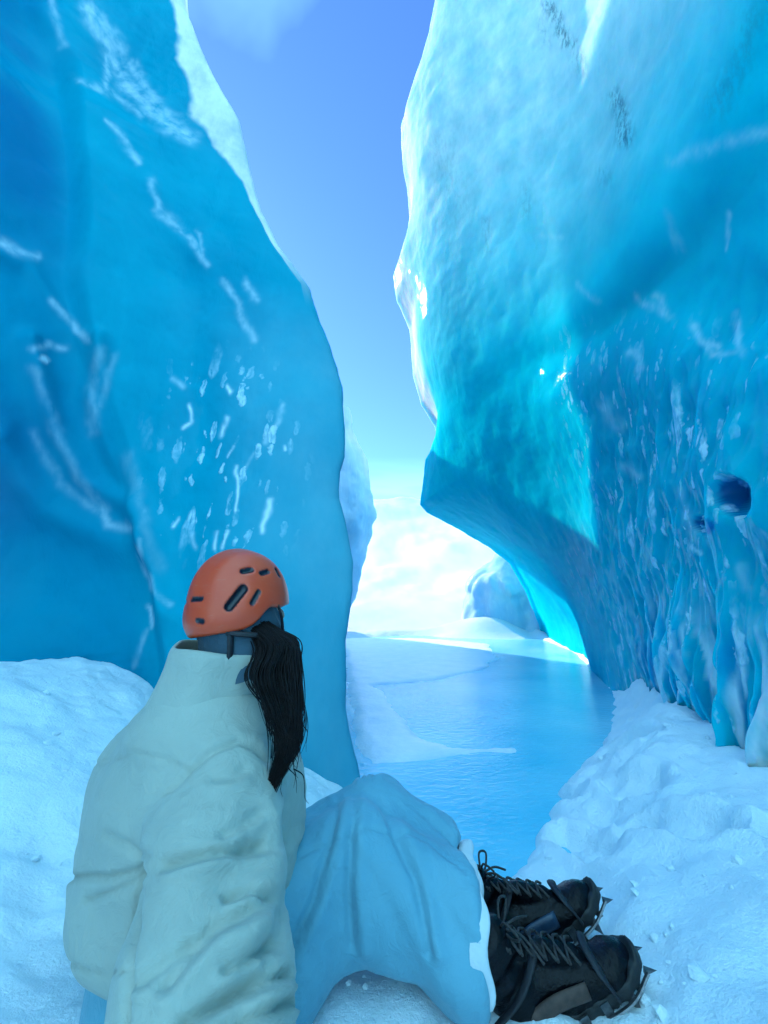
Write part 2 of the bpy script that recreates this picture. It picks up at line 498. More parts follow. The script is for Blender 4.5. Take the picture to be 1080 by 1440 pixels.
ZERO = lambda P: np.zeros(len(P))
def attr_left(P, U):
    px, py, dd = proj(P)
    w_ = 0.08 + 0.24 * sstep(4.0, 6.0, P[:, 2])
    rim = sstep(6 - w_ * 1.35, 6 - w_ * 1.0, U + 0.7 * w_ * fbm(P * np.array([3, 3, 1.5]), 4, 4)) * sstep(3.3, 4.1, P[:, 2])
    gli = sstep(150, 60, np.hypot((px - 315) * 1.1, (py - 655) * 0.75)) * (dd > 0.5) * (U < 6)
    drk = 0.95 * sstep(30, -60, px - np.interp(py, [0, 300, 480, 700, 960], [90, 110, 120, 190, 230])) * (dd > 0.5) * (0.40 + 0.60 * sstep(-0.4, 0.4, fbm(P * 1.1, 3, 16)))
    return dict(firn_light=rim * 0.95 + 0.09 * sstep(4.3, 5.9, U) * (U < 6.5) * sstep(3.6, 2.6, P[:, 2]) + 0.04 * sstep(0.1, 0.7, fbm(P * 0.7, 3, 12)), glint=gli * 0.8, vein_glint=strokes(P, U, VEIN_GLINT_L, lambda u: u < 6), darken=drk)  # snow rim, plus corner paled as painted light from the opening

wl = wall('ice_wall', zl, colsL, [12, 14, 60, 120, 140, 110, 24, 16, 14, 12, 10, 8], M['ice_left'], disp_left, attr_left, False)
tag(wl, 'left glacier wall of smooth deep blue ice with greyish snow along its upper edge', 'ice wall')

# right wall --------------------------------------------------------
SIL_R = [(-700, 740), (-400, 690), (-200, 660), (0, 632), (40, 625), (100, 595), (130, 578), (160, 568), (210, 570), (250, 576), (290, 579), (330, 574), (375, 557), (410, 562),
         (450, 580), (520, 585), (560, 596), (590, 615), (608, 620), (640, 603), (705, 597), (716, 606), (740, 650), (768, 695), (790, 722), (830, 745), (880, 765), (920, 775), (1300, 800)]
zr = np.concatenate([np.linspace(-0.4, 3.2, 260), np.linspace(3.2, 11.5, 260)[1:]])
kz = [-0.4, 0.5, 1.3, 2.2, 3.2, 5.0, 8.0, 11.5]
Yr = interp_rows(zr, kz, [[10.6], [10.2], [9.2], [8.1], [7.5], [6.9], [6.0], [5.6]])[:, 0]
base = np.array([
    [(3.35, 7.7), (2.55, 5.1), (2.15, 3.5), (1.68, 2.3), (1.42, 1.6), (1.40, 0.5), (1.5, -1.0), (2.0, -2.6)],
    [(3.10, 7.7), (2.45, 5.1), (2.12, 3.5), (1.66, 2.3), (1.42, 1.6), (1.40, 0.5), (1.5, -1.0), (2.0, -2.6)],
    [(2.50, 7.2), (2.20, 5.0), (2.00, 3.5), (1.66, 2.3), (1.46, 1.6), (1.50, 0.5), (1.6, -1.0), (2.1, -2.6)],
    [(1.55, 6.0), (1.85, 4.6), (1.90, 3.4), (1.72, 2.3), (1.60, 1.6), (1.65, 0.5), (1.8, -1.0), (2.2, -2.6)],
    [(1.05, 5.7), (1.55, 4.5), (1.80, 3.4), (1.80, 2.4), (1.75, 1.6), (1.80, 0.5), (1.9, -1.0), (2.4, -2.6)],
    [(0.68, 5.7), (1.38, 4.5), (1.95, 3.6), (2.15, 2.6), (2.15, 1.7), (2.20, 0.5), (2.3, -1.0), (2.8, -2.6)],
    [(0.62, 5.2), (1.32, 4.5), (2.00, 3.8), (2.45, 2.9), (2.65, 1.8), (2.70, 0.5), (2.9, -1.0), (3.3, -2.6)],
    [(1.00, 5.0), (1.50, 4.4), (2.20, 3.8), (2.75, 2.9), (3.05, 1.8), (3.20, 0.5), (3.4, -1.0), (3.8, -2.6)]])
br = interp_rows(zr, kz, base)
xs = silhouette(zr, Yr, SIL_R)
S = np.stack([xs, Yr], 1)[:, None, :]
b1 = S + np.array([0.16, 0.6])
b2 = S + np.array([1.8, 2.6])
b3 = S + np.array([6.0, 4.0])
colsR = np.concatenate([b3, b2, b1, S, br], 1)

def crease(px, py):
    """how far a point lies left of the edge between the pale bulge and the recessed wall, in photo pixels"""
    return np.interp(py, [-400, -150, 0, 120, 260, 340, 400, 450, 520], [1330, 1165, 1062, 1015, 955, 905, 850, 800, 700]) - px
VEIN_GLINT_R = [([(945, 225), (1010, 205), (1080, 185)], 9, 0.45), ([(925, 420), (938, 445), (900, 418)], 7, 0.5), ([(885, 495), (900, 515)], 6, 0.55), ([(850, 570), (868, 598)], 9, 0.5), ([(880, 655), (898, 668)], 7, 0.5), ([(975, 455), (985, 480), (1010, 488)], 5, 0.6),  # pale bands, with bright glints painted into the ice colour
          ([(1040, 500), (1036, 440)], 4, 0.5), ([(1020, 350), (1022, 300)], 4, 0.5), ([(700, 75), (710, 100)], 3, 0.6), ([(685, 90), (698, 130)], 4, 0.6), ([(940, 300), (955, 350)], 6, 0.3), ([(990, 480), (1000, 500), (1042, 495)], 4, 0.5),
          ([(760, 330), (790, 335)], 4, 0.35), ([(815, 400), (840, 425)], 5, 0.35), ([(970, 770), (985, 778)], 5, 0.9), ([(960, 860), (985, 880)], 6, 0.7), ([(925, 960), (935, 910)], 8, 0.9), ([(1030, 960), (1038, 990)], 7, 0.7), ([(1045, 800), (1052, 830)], 7, 0.6), ([(960, 690), (975, 760)], 5, 0.5), ([(1060, 830), (1055, 870)], 5, 0.6)]
DIRT_R = [([(770, 5), (785, 35), (802, 62)], 16, 0.8), ([(812, 80), (820, 98)], 12, 0.6), ([(866, 138), (874, 165), (880, 195)], 20, 0.8), ([(740, 270), (742, 300)], 10, 0.5), ([(850, 240), (856, 255)], 10, 0.5), ([(680, 310), (685, 350)], 8, 0.4),
          ([(1060, 30), (1040, 90), (1010, 150)], 22, 0.5), ([(620, 200), (640, 300)], 26, 0.25), ([(760, 30), (772, 60)], 8, 0.5)]
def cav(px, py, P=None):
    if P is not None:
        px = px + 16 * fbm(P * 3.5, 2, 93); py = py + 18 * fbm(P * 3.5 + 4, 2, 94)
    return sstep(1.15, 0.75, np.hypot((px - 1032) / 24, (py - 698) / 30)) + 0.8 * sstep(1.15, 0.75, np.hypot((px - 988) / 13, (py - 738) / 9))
def disp_right(P, U):
    px, py, dd = proj(P)
    px = px + 10 * fbm(P * 1.5, 2, 43); py = py + 10 * fbm(P * 1.5, 2, 45)
    big = 0.13 * fbm(P * 0.45 + 7.7, 3, 21)
    low = sstep(3.4, 1.6, P[:, 2] + 0.6 * fbm(P * 0.6, 2, 31)) * sstep(5.0, 3.4, P[:, 1] + 0.8 * fbm(P * 0.7, 2, 32))
    Q = P * np.array([1, 1, 0.45])
    wp = 0.35 * fbm(P * 1.5, 2, 25)[:, None]
    a1, a2 = worley(Q * 4.2 + wp, 22)
    c1, c2 = worley(Q * 11 + wp * 2, 23)
    sc = 0.07 * (np.clip(a1, 0, 0.9) - 0.45) + 0.040 * (np.clip(c1, 0, 0.9) - 0.45)
    near = sstep(3.8, 2.2, P[:, 1]) * sstep(1.3, 0.4, P[:, 2])          # frozen drips near the snow
    dr = 0.13 * fbm(P * np.array([9, 9, 1.5]), 3, 26) + 0.08 * np.abs(vnoise(P * np.array([22, 22, 2.6]), 27))
    e = sstep(1.6, 2.2, U) * sstep(3.9, 3.35, U)
    panel = -0.17 * sstep(25, -45, crease(px, py)) * sstep(540, 380, py) * (dd > 0.4)
    return (big + sc * low + dr * near + panel - 0.12 * np.clip(cav(px, py, P), 0, 1) * (dd > 0.4) + 0.015 * fbm(P * 2.5, 4, 24)) * (1 - 0.97 * e) + 0.015 * fbm(P * 4, 3, 28)

def attr_right(P, U):
    px, py, dd = proj(P)
    vis = dd > 0.4
    rim = sstep(3.95, 3.1, U + 0.22 * fbm(P * np.array([1.5, 1.5, 0.6]), 3, 35)) * sstep(3.6, 4.8, P[:, 2] + 0.5 * fbm(P, 2, 38))  # sunlit white of the edge painted into the colour
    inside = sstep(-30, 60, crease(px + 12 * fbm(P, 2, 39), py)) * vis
    pan = 0.68 * sstep(3.6, 7.6, P[:, 2] + 0.7 * fbm(P * 0.5, 3, 36)) * inside  # light showing through the thin dome painted as paleness
    gli = sstep(800, 920, px + 60 * fbm(P * 1.3, 2, 46) - 0.12 * (py - 760)) * sstep(420, 620, py) * vis
    drk = 0.45 * sstep(40, -60, crease(px, py)) * vis * sstep(700, 820, px) * (0.5 + 0.5 * sstep(-0.5, 0.4, fbm(P * 1.3, 3, 47)))
    cry = sstep(850, 930, px) * sstep(800, 900, py - 0.25 * (px - 900)) * vis
    drk = drk + 0.45 * cry * sstep(-0.1, 0.25, fbm(P * np.array([7, 7, 1.0]), 3, 74))  # drip gaps and the cavity below darkened as painted shade
    return dict(firn_light=np.maximum(rim * 0.95, pan), glint=gli, vein_glint=np.maximum(strokes(P, U, VEIN_GLINT_R, lambda u: u > 3), cry * 0.9 * sstep(0.02, 0.22, fbm(P * np.array([13, 13, 1.8]) + 3, 3, 75))), darken=drk + 0.9 * cav(px, py, P) * vis, dirt=strokes(P, U, DIRT_R, lambda u: u > 3))

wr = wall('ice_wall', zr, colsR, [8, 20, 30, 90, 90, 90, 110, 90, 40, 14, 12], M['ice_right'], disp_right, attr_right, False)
tag(wr, 'right overhanging glacier wall, pale at its sunlit upper edge and scalloped dark blue below', 'ice wall')

# ------------------------------------------------------------------ ground, water
pool_px = [(478, 899), (560, 894), (660, 893), (745, 893), (800, 915), (845, 950), (862, 985), (838, 1050), (795, 1110), (757, 1160), (725, 1205), (660, 1245), (560, 1235), (515, 1160), (500, 1105), (490, 1040), (480, 960)]
pool = np.array([on_ground(*p) for p in pool_px])

def sd_poly(X, Y, poly):
    d = np.full(X.shape, 1e9)
    s = np.ones(X.shape)
    n = len(poly)
    for i in range(n):
        a, b = poly[i], poly[i - 1]
        e = b - a
        wx, wy = X - a[0], Y - a[1]
        t = np.clip((wx * e[0] + wy * e[1]) / (e @ e), 0, 1)
        d = np.minimum(d, (wx - e[0] * t) ** 2 + (wy - e[1] * t) ** 2)
        c1, c2, c3 = Y >= a[1], Y < b[1], e[0] * wy > e[1] * wx
        flipm = (c1 & c2 & c3) | (~c1 & ~c2 & ~c3)
        s = np.where(flipm, -s, s)
    return s * np.sqrt(d)

def ground_z(X, Y):
    P = np.stack([X, Y, np.zeros_like(X)], -1).reshape(-1, 3)
    f1 = fbm(P * 1.3, 4, 41).reshape(X.shape)
    f2 = fbm(P * 7.0, 4, 42).reshape(X.shape)
    d = sd_poly(X, Y, pool) + 0.05 * f2 * sstep(8, 3, Y) + 0.06 * f1
    w1, w2 = worley(P * np.array([4.2, 3.2, 1]) + 0.5 * fbm(P * 3, 2, 48)[:, None], 49)
    clod = (0.55 - np.clip(w1, 0, 0.9)).reshape(X.shape) * sstep(-0.1, 0.35, fbm(P * 1.7, 3, 50)).reshape(X.shape)
    tread = (1 - np.abs(fbm(P * np.array([5, 2.2, 1]), 3, 59)) * 2.2).reshape(X.shape)
    lump = 0.030 * f2 + 0.05 * f1 + sstep(6, 4, Y) * (0.036 * clod + 0.016 * tread * sstep(0.2, 0.7, X))
    z = -0.10 + 0.14 * sstep(-0.10, 0.10, d)
    z = z + 0.06 * sstep(0.05, 0.5, d)
    right = sstep(0.35, 1.3, X - 0.22 * (Y - 1.5)) * sstep(9, 3.0, Y)
    z = z + 0.24 * right * sstep(0, 0.5, d)
    left = sstep(-0.55, -2.0, X) * sstep(5.0, 3.0, Y)
    z = z + 0.48 * left * sstep(0.6, 2.1, Y + 0.15 * f1)
    z = z + 0.10 * np.exp(-((X + 0.32) / 0.22) ** 2 - ((Y - 1.95) / 0.5) ** 2) * sstep(0, 0.25, d)
    z = z + lump * sstep(0.0, 0.25, d) * (1 - 0.85 * sstep(9, 13, Y))
    # heap of snow by the far end on the right
    z = z + 0.55 * np.exp(-((X - 2.6) / 1.1) ** 2 - ((Y - 11.2) / 0.7) ** 2)
    # the land climbs to a sunlit rise far ahead
    hill = 15.5 * sstep(13, 75, Y + 0.25 * (X - 1)) + 0.5 * sstep(11.5, 26, Y) + 0.9 * sstep(13, 22, Y) * fbm(P * np.array([0.16, 0.12, 1]), 4, 46).reshape(X.shape)
    # hollows trodden into the bank on the right
    for fx, fy, fa in ((0.95, 1.55, 0.5), (1.02, 1.95, 0.3), (0.80, 2.25, 0.4), (1.15, 1.25, 0.7), (0.72, 1.75, 0.2), (1.25, 2.4, 0.3)):
        cx_, cy_ = X - fx, Y - fy
        u_, v_ = cx_ * math.cos(fa) + cy_ * math.sin(fa), -cx_ * math.sin(fa) + cy_ * math.cos(fa)
        r_ = np.sqrt((u_ / 0.075) ** 2 + (v_ / 0.16) ** 2) + 0.35 * f2
        z = z - 0.055 * sstep(1.15, 0.7, r_) + 0.022 * np.exp(-((r_ - 1.35) / 0.25) ** 2)
    z = z + hill * (1 + 0.22 * fbm(P * 0.045, 4, 44).reshape(X.shape))
    return z

def axis(lo, hi, near, dn, grow):
    a = [0.0]
    s = dn
    while a[-1] < hi:
        a.append(a[-1] + s)
        if a[-1] > near: s *= grow
    b = [0.0]
    s = dn
    while b[-1] > lo:
        b.append(b[-1] - s)
        if b[-1] < -near: s *= grow
    return np.array(b[:0:-1] + a)

gx = axis(-400, 400, 2.2, 0.013, 1.06)
gy = axis(-60, 700, 3.2, 0.013, 1.03)
X, Y = np.meshgrid(gx, gy)
Z = ground_z(X, Y)
gm = mesh_np('snow_ground', np.stack([X, Y, Z], -1).reshape(-1, 3), grid_faces(*X.shape), M['snow'], attr={'far_dim': sstep(9.5, 12, Y).ravel()})
tag(gm, kind='structure')

pc = pool.mean(0)
wx, wy = np.meshgrid(np.linspace(-1.6, 5.5, 40), np.linspace(0.9, 12, 40))
wo = mesh_np('meltwater_pool', np.stack([wx, wy, np.zeros_like(wx)], -1).reshape(-1, 3), grid_faces(40, 40), M['water'])
tag(wo, kind='structure')

# ------------------------------------------------------------------ signed-distance modelling for soft shapes
def smin(a, b, k):
    h = np.clip(0.5 + 0.5 * (b - a) / k, 0, 1)
    return b + (a - b) * h - k * h * (1 - h)

def smax(a, b, k):
    return -smin(-a, -b, k)

def cone(P, a, b, ra, rb):
    a, b = np.asarray(a, float), np.asarray(b, float)
    e = b - a
    t = np.clip(((P - a) @ e) / (e @ e), 0, 1)
    return np.linalg.norm(P - a - t[:, None] * e, axis=1) - (ra + (rb - ra) * t)

def chain(P, pts, rad, k=0.03):
    d = None
    for i in range(len(pts) - 1):
        c = cone(P, pts[i], pts[i + 1], rad[i], rad[i + 1])
        d = c if d is None else smin(d, c, k)
    return d

def ellipsoid(P, c, r, M3=None):
    q = P - np.asarray(c, float)
    if M3 is not None: q = q @ M3
    r = np.asarray(r, float)
    k0 = np.linalg.norm(q / r, axis=1)
    k1 = np.linalg.norm(q / (r * r), axis=1)
    return k0 * (k0 - 1) / np.maximum(k1, 1e-9)

def box(P, c, h, rnd, M3=None):
    q = P - np.asarray(c, float)
    if M3 is not None: q = q @ M3
    q = np.abs(q) - (np.asarray(h, float) - rnd)
    return np.linalg.norm(np.maximum(q, 0), axis=1) + np.minimum(q.max(1), 0) - rnd

def stack(P, secs, rv, kc=0.06):
    """sections (z, cx, cy, half width along rv, half depth across it)"""
    S_ = catmull(np.array(secs, float), 6)
    z = P[:, 2]
    cx, cy, a, b = (np.interp(z, S_[:, 0], S_[:, i]) for i in (1, 2, 3, 4))
    x, y = P[:, 0] - cx, P[:, 1] - cy
    u, v = x * rv[0] + y * rv[1], -x * rv[1] + y * rv[0]
    k = np.sqrt((u / a) ** 2 + (v / b) ** 2)
    d = (k - 1) * np.minimum(a, b)
    zc = np.maximum(S_[0, 0] - z, z - S_[-1, 0])
    return smax(d, zc, kc)

def surface_nets(f, lo, hi, h):
    lo, hi = np.asarray(lo, float), np.asarray(hi, float)
    n = np.ceil((hi - lo) / h).astype(int) + 1
    ax = [lo[i] + h * np.arange(n[i]) for i in range(3)]
    G = np.stack(np.meshgrid(*ax, indexing='ij'), -1)
    D = np.empty(n)
    for i in range(0, n[0], 24):
        blk = G[i:i + 24]
        D[i:i + 24] = f(blk.reshape(-1, 3)).reshape(blk.shape[:3])
    s = D < 0
    cn_ = n - 1
    acc = np.zeros((*cn_, 3))
    cnt = np.zeros(cn_)
    corner = [(a, b, c) for a in (0, 1) for b in (0, 1) for c in (0, 1)]
    def sub(A, o): return A[o[0]:o[0] + cn_[0], o[1]:o[1] + cn_[1], o[2]:o[2] + cn_[2]]
    for o in corner:
        for axn in range(3):
            if o[axn]: continue
            q = list(o); q[axn] = 1
            d0, d1 = sub(D, o), sub(D, q)
            m = sub(s, o) != sub(s, q)
            t = np.where(m, d0 / np.where(m, d0 - d1, 1), 0)
            p = np.zeros((*cn_, 3))
            for i in range(3): p[..., i] = o[i]
            p[..., axn] = t
            acc += p * m[..., None]
            cnt += m
    act = cnt > 0
    idx = np.full(cn_, -1)
    idx[act] = np.arange(act.sum())
    ijk = np.argwhere(act)
    V = lo + h * (ijk + acc[act] / cnt[act][:, None])
    F = []
    for axn in range(3):
        b, c = (axn + 1) % 3, (axn + 2) % 3
        sl0 = [slice(1, cn_[i]) for i in range(3)]
        sl0[axn] = slice(0, cn_[axn])
        sl1 = list(sl0); sl1[axn] = slice(1, cn_[axn] + 1)
        s0, s1 = s[tuple(sl0)], s[tuple(sl1)]
        e = np.argwhere(s0 != s1)
        if not len(e): continue
        out = s0[tuple(e.T)]
        base_ = e.copy()
        for i in range(3):
            if i != axn: base_[:, i] += 1
        def cell(db, dc):
            q = base_.copy(); q[:, b] -= db; q[:, c] -= dc
            return idx[tuple(q.T)]
        q = np.stack([cell(1, 1), cell(0, 1), cell(0, 0), cell(1, 0)], 1)
        q[~out] = q[~out][:, ::-1]
        F.append(q)
    F = np.concatenate(F)
    F = F[(F >= 0).all(1)]
    return V, F

def vert_normals(V, F):
    n = np.cross(V[F[:, 2]] - V[F[:, 0]], V[F[:, 3]] - V[F[:, 1]])
    N = np.zeros_like(V)
    for i in range(4): np.add.at(N, F[:, i], n)
    return N / np.maximum(np.linalg.norm(N, axis=1, keepdims=True), 1e-12)

def relax(V, F, it=4):
    for _ in range(it):
        A = np.zeros_like(V); c = np.zeros(len(V))
        for i in range(4):
            for j in (1, 3):
                np.add.at(A, F[:, i], V[F[:, (i + j) % 4]]); np.add.at(c, F[:, i], 1)
        V = 0.5 * V + 0.5 * A / np.maximum(c, 1)[:, None]
    return V

def tube_np(path, rad, n=8, flat=1.0, up=(0, 0, 1)):
    """swept tube -> (V, F); rad a number or list; flat squashes across 'up'"""
    path = np.asarray(path, float)
    m = len(path)
    rad = np.full(m, rad) if np.isscalar(rad) else np.asarray(rad, float)
    T = np.gradient(path, axis=0)
    T /= np.maximum(np.linalg.norm(T, axis=1, keepdims=True), 1e-9)
    upv = np.asarray(up, float)
    A = np.cross(T, upv)
    bad = np.linalg.norm(A, axis=1) < 1e-3
    A[bad] = np.cross(T[bad], (1.0, 0.1, 0.0))
    A /= np.linalg.norm(A, axis=1, keepdims=True)
    B = np.cross(A, T)
    an = np.linspace(0, 2 * math.pi, n, endpoint=False)
    V = path[:, None] + rad[:, None, None] * (np.cos(an)[None, :, None] * A[:, None] + flat * np.sin(an)[None, :, None] * B[:, None])
    i = np.arange(m * n).reshape(m, n)
    j = np.roll(i, -1, 1)
    F = np.stack([i[:-1].ravel(), j[:-1].ravel(), j[1:].ravel(), i[1:].ravel()], 1)
    c0, c1 = m * n, m * n + 1
    V = np.concatenate([V.reshape(-1, 3), path[:1], path[-1:]])
    ends = [[c0, j[0, k], i[0, k], c0] for k in range(n)] + [[c1, i[-1, k], j[-1, k], c1] for k in range(n)]
    return V, F, np.array([e[:3] for e in ends])

class Parts:
    """collects swept and solid pieces into one mesh"""
    def __init__(s): s.V, s.F, s.n = [], [], 0
    def add(s, V, F):
        s.V.append(np.asarray(V, float)); s.F += [tuple(int(i) + s.n for i in f) for f in F]; s.n += len(V)
    def tube(s, path, rad, n=8, flat=1.0, up=(0, 0, 1)):
        V, F, E = tube_np(path, rad, n, flat, up)
        s.add(V, list(F) + list(E))
    def box(s, c, h, M3=None):
        q = np.array([(a, b, d) for a in (-1, 1) for b in (-1, 1) for d in (-1, 1)], float) * np.asarray(h, float)
        if M3 is not None: q = q @ np.asarray(M3).T
        s.add(q + np.asarray(c, float), [(0, 1, 3, 2), (4, 6, 7, 5), (0, 4, 5, 1), (2, 3, 7, 6), (0, 2, 6, 4), (1, 5, 7, 3)])
    def spike(s, c, d, r):
        """four-sided point from c along d"""
        c, d = np.asarray(c, float), np.asarray(d, float)
        a = np.cross(d, (0.3, 1, 0.2)); a *= r / np.linalg.norm(a)
        b = np.cross(d, a); b *= 0.4 * r / np.linalg.norm(b)
        s.add([c + a + b, c - a + b, c - a - b, c + a - b, c + d], [(0, 1, 2, 3), (0, 4, 1), (1, 4, 2), (2, 4, 3), (3, 4, 0)])
    def build(s, name, mat, parent=None, smooth=True):
        me = bpy.data.meshes.new(name)
        me.from_pydata(np.concatenate(s.V).tolist(), [], s.F)
        me.validate()
        bm = bmesh.new(); bm.from_mesh(me); bmesh.ops.recalc_face_normals(bm, faces=bm.faces); bm.to_mesh(me); bm.free()
        if smooth: me.polygons.foreach_set('use_smooth', np.ones(len(me.polygons), bool))
        me.materials.append(mat)
        o = bpy.data.objects.new(name, me)
        C.collection.objects.link(o)
        if parent is not None: o.parent = parent
        return o

# ------------------------------------------------------------------ farther ice and the pool's bright reflection laid in as a sheet
SIL_F = [(-300, 120), (0, 240), (200, 300), (300, 345), (400, 405), (480, 445), (540, 464), (600, 481), (640, 500), (690, 512), (725, 518), (750, 512), (780, 503), (800, 494), (830, 486), (900, 468), (1200, 440)]
zf = np.linspace(-0.4, 5.5, 160)
Yf = np.full_like(zf, 10.0) - 0.08 * zf
xs = silhouette(zf, Yf, SIL_F)
S = np.stack([xs, Yf], 1)[:, None, :]
cF = np.concatenate([S + np.array([-9.0, -1.5]), S + np.array([-4.5, -1.6]), S + np.array([-1.8, -1.1]), S + np.array([-0.5, -0.5]), S, S + np.array([-0.05, 0.8]), S + np.array([-3.0, 4.0]), S + np.array([-9.0, 5.0])], 1)
def disp_far(P, U):
    e = np.exp(-((U - 4) / 0.4) ** 2)
    return 0.20 * fbm(P * 0.9, 4, 51) * (1 - 0.85 * e) + 0.05 * fbm(P * 3, 3, 52)
def attr_far(P, U):
    return dict(firn_light=0.25 + 0.35 * sstep(0, 0.5, fbm(P * np.array([2, 2, 0.8]), 4, 53)), glint=np.full(len(P), 0.2), vein_glint=np.zeros(len(P)), darken=np.zeros(len(P)))
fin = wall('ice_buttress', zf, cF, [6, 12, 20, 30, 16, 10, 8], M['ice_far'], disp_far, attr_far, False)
tag(fin, 'hazy blue ice spur jutting out behind the left glacier wall beside the bright snow', 'ice spur')

def boulder_sdf(P):
    d = chain(P, [(2.85, 11.9, -0.2), (3.15, 12.0, 0.9), (3.75, 12.2, 2.0)], (0.85, 0.75, 0.55), 0.3)
    d = smin(d, cone(P, (3.9, 11.9, -0.2), (4.4, 12.3, 2.2), 1.0, 0.7), 0.3)
    w1, w2 = worley(P * 1.1 + 0.3 * fbm(P * 1.5, 2, 55)[:, None], 56)
    return d + 0.22 * (0.5 - np.clip(w2 - w1, 0, 0.6)) - 0.10 + 0.10 * fbm(P * np.array([2.5, 2.5, 1.0]), 4, 57)
V, F = surface_nets(boulder_sdf, (1.4, 10.4, -0.5), (6.0, 13.8, 3.4), 0.06)
bo = mesh_np('ice_boulder', V, F, M['ice_far'], attr=dict(firn_light=np.clip(0.45 + 0.5 * fbm(V * 2, 3, 58), 0, 1), glint=np.full(len(V), 0.3), vein_glint=np.zeros(len(V)), darken=np.zeros(len(V))))  # raised paleness imitates haze
tag(bo, 'grey blue leaning ice block at the far foot of the right glacier wall', 'ice block')

def reflection_material():
    t = NT('pool_reflection')
    p = t.pos()
    c = t.mix(t.val(t.noise(p, 5, 5, 0.6), 0.3, 0.7), (0.74, 0.82, 0.90), (0.90, 0.92, 0.94))
    c = t.mix(t.attr('edge_fade'), c, (0.10, 0.56, 0.76))
    t.set(Base_Color=c, Roughness=0.35, Normal=t.bump(t.noise(p, 18, 5, 0.6), 0.012, 0.5))
    return t.m
M['reflection'] = reflection_material()
def bright_sheet(name, pts, h):  # white sheet laid in for the bright reflection on the water
    poly = np.array([on_ground(*q) for q in pts])
    lo, hi = poly.min(0) - 0.15, poly.max(0) + 0.15
    X, Y = np.meshgrid(np.arange(lo[0], hi[0], 0.025), np.arange(lo[1], hi[1], 0.025))
    P = np.stack([X, Y, 0 * X], -1).reshape(-1, 3)
    d = sd_poly(X, Y, poly).ravel() + 0.09 * fbm(P * 3, 4, 65) + 0.015 * fbm(P * 14, 2, 66)
    edge_fade = sstep(-0.10, 0.04, d + 0.06 * fbm(P * 3, 3, 68))
    Z = -0.012 + (0.012 + h) * sstep(0.03, -0.16, d) + 0.35 * h * fbm(P * 5, 3, 67) * sstep(0, -0.1, d)
    F = grid_faces(*X.shape)
    F = F[(d[F] < 0.05).all(1)]
    o = mesh_np(name, np.stack([X.ravel(), Y.ravel(), Z], 1), F, M['reflection'], attr={'edge_fade': edge_fade})
    tag(o, kind='structure')
bright_sheet('reflection_sheet', [(476, 897), (600, 898), (690, 905), (704, 926), (680, 944), (610, 958), (535, 966), (565, 1000), (600, 1038), (640, 1047), (735, 1047), (742, 1062), (640, 1066), (575, 1078), (505, 1085), (484, 1010)], 0.016)

# ------------------------------------------------------------------ materials of the person
def cloth(name, c1, c2, weave=900, rough=0.75, sheen=0.15):
    t = NT(name)
    p = t.pos()
    col = t.mix(t.val(t.noise(p, 6, 4), 0.3, 0.7), c1, c2)
    b = t.bump(t.noise(p, 22, 5, 0.62, 1.2), 0.010, 0.5)
    b = t.bump(t.noise(p, weave, 2), 0.0006, 0.4, b)
    t.set(Base_Color=col, Roughness=rough, Normal=b, Sheen_Weight=sheen)
    return t.m

M['jacket'] = cloth('cream_jacket_fabric', (0.34, 0.36, 0.31), (0.39, 0.41, 0.35))
M['trousers'] = cloth('blue_trouser_fabric', (0.11, 0.33, 0.43), (0.14, 0.38, 0.48))
M['hem'] = cloth('pale_trouser_hem', (0.50, 0.58, 0.62), (0.66, 0.70, 0.72))
M['gaiter'] = cloth('slate_gaiter_fabric', (0.022, 0.060, 0.090), (0.045, 0.095, 0.135))
M['strap'] = cloth('black_webbing', (0.006, 0.006, 0.010), (0.012, 0.012, 0.018), 1500, 0.6, 0.0)

def helmet_material():
    t = NT('orange_helmet_shell')
    hole = t.attr('vent')
    p = t.pos()
    col = t.mix(t.val(t.noise(p, 9, 5, 0.6), 0.35, 0.75), (0.66, 0.055, 0.014), (0.74, 0.080, 0.022))
    scr = t.n('ShaderNodeTexNoise')
    t.l(t.pos((1, 1, 6)), scr.inputs['Vector']); scr.inputs['Scale'].default_value = 40; scr.inputs['Detail'].default_value = 4
    col = t.mix(t.math('MULTIPLY', t.val(scr.outputs['Fac'], 0.62, 0.78), 0.3), col, (0.55, 0.22, 0.14))
    col = t.mix(hole, col, (0.008, 0.008, 0.014))
    t.set(Base_Color=col, Roughness=t.math('ADD', 0.24, t.math('MULTIPLY', t.noise(p, 30, 3), 0.18)), Normal=t.bump(t.noise(p, 60, 3), 0.001, 0.3))
    return t.m

def plain(name, c1, c2, rough, scale=20, bump=0.002, metal=0.0, spec=0.5):
    t = NT(name)
    p = t.pos()
    t.set(Specular_IOR_Level=spec, Base_Color=t.mix(t.val(t.noise(p, scale, 4, 0.6), 0.35, 0.7), c1, c2), Roughness=rough, Metallic=metal, Normal=t.bump(t.noise(p, scale * 4, 4, 0.6), bump, 0.5))
    return t.m

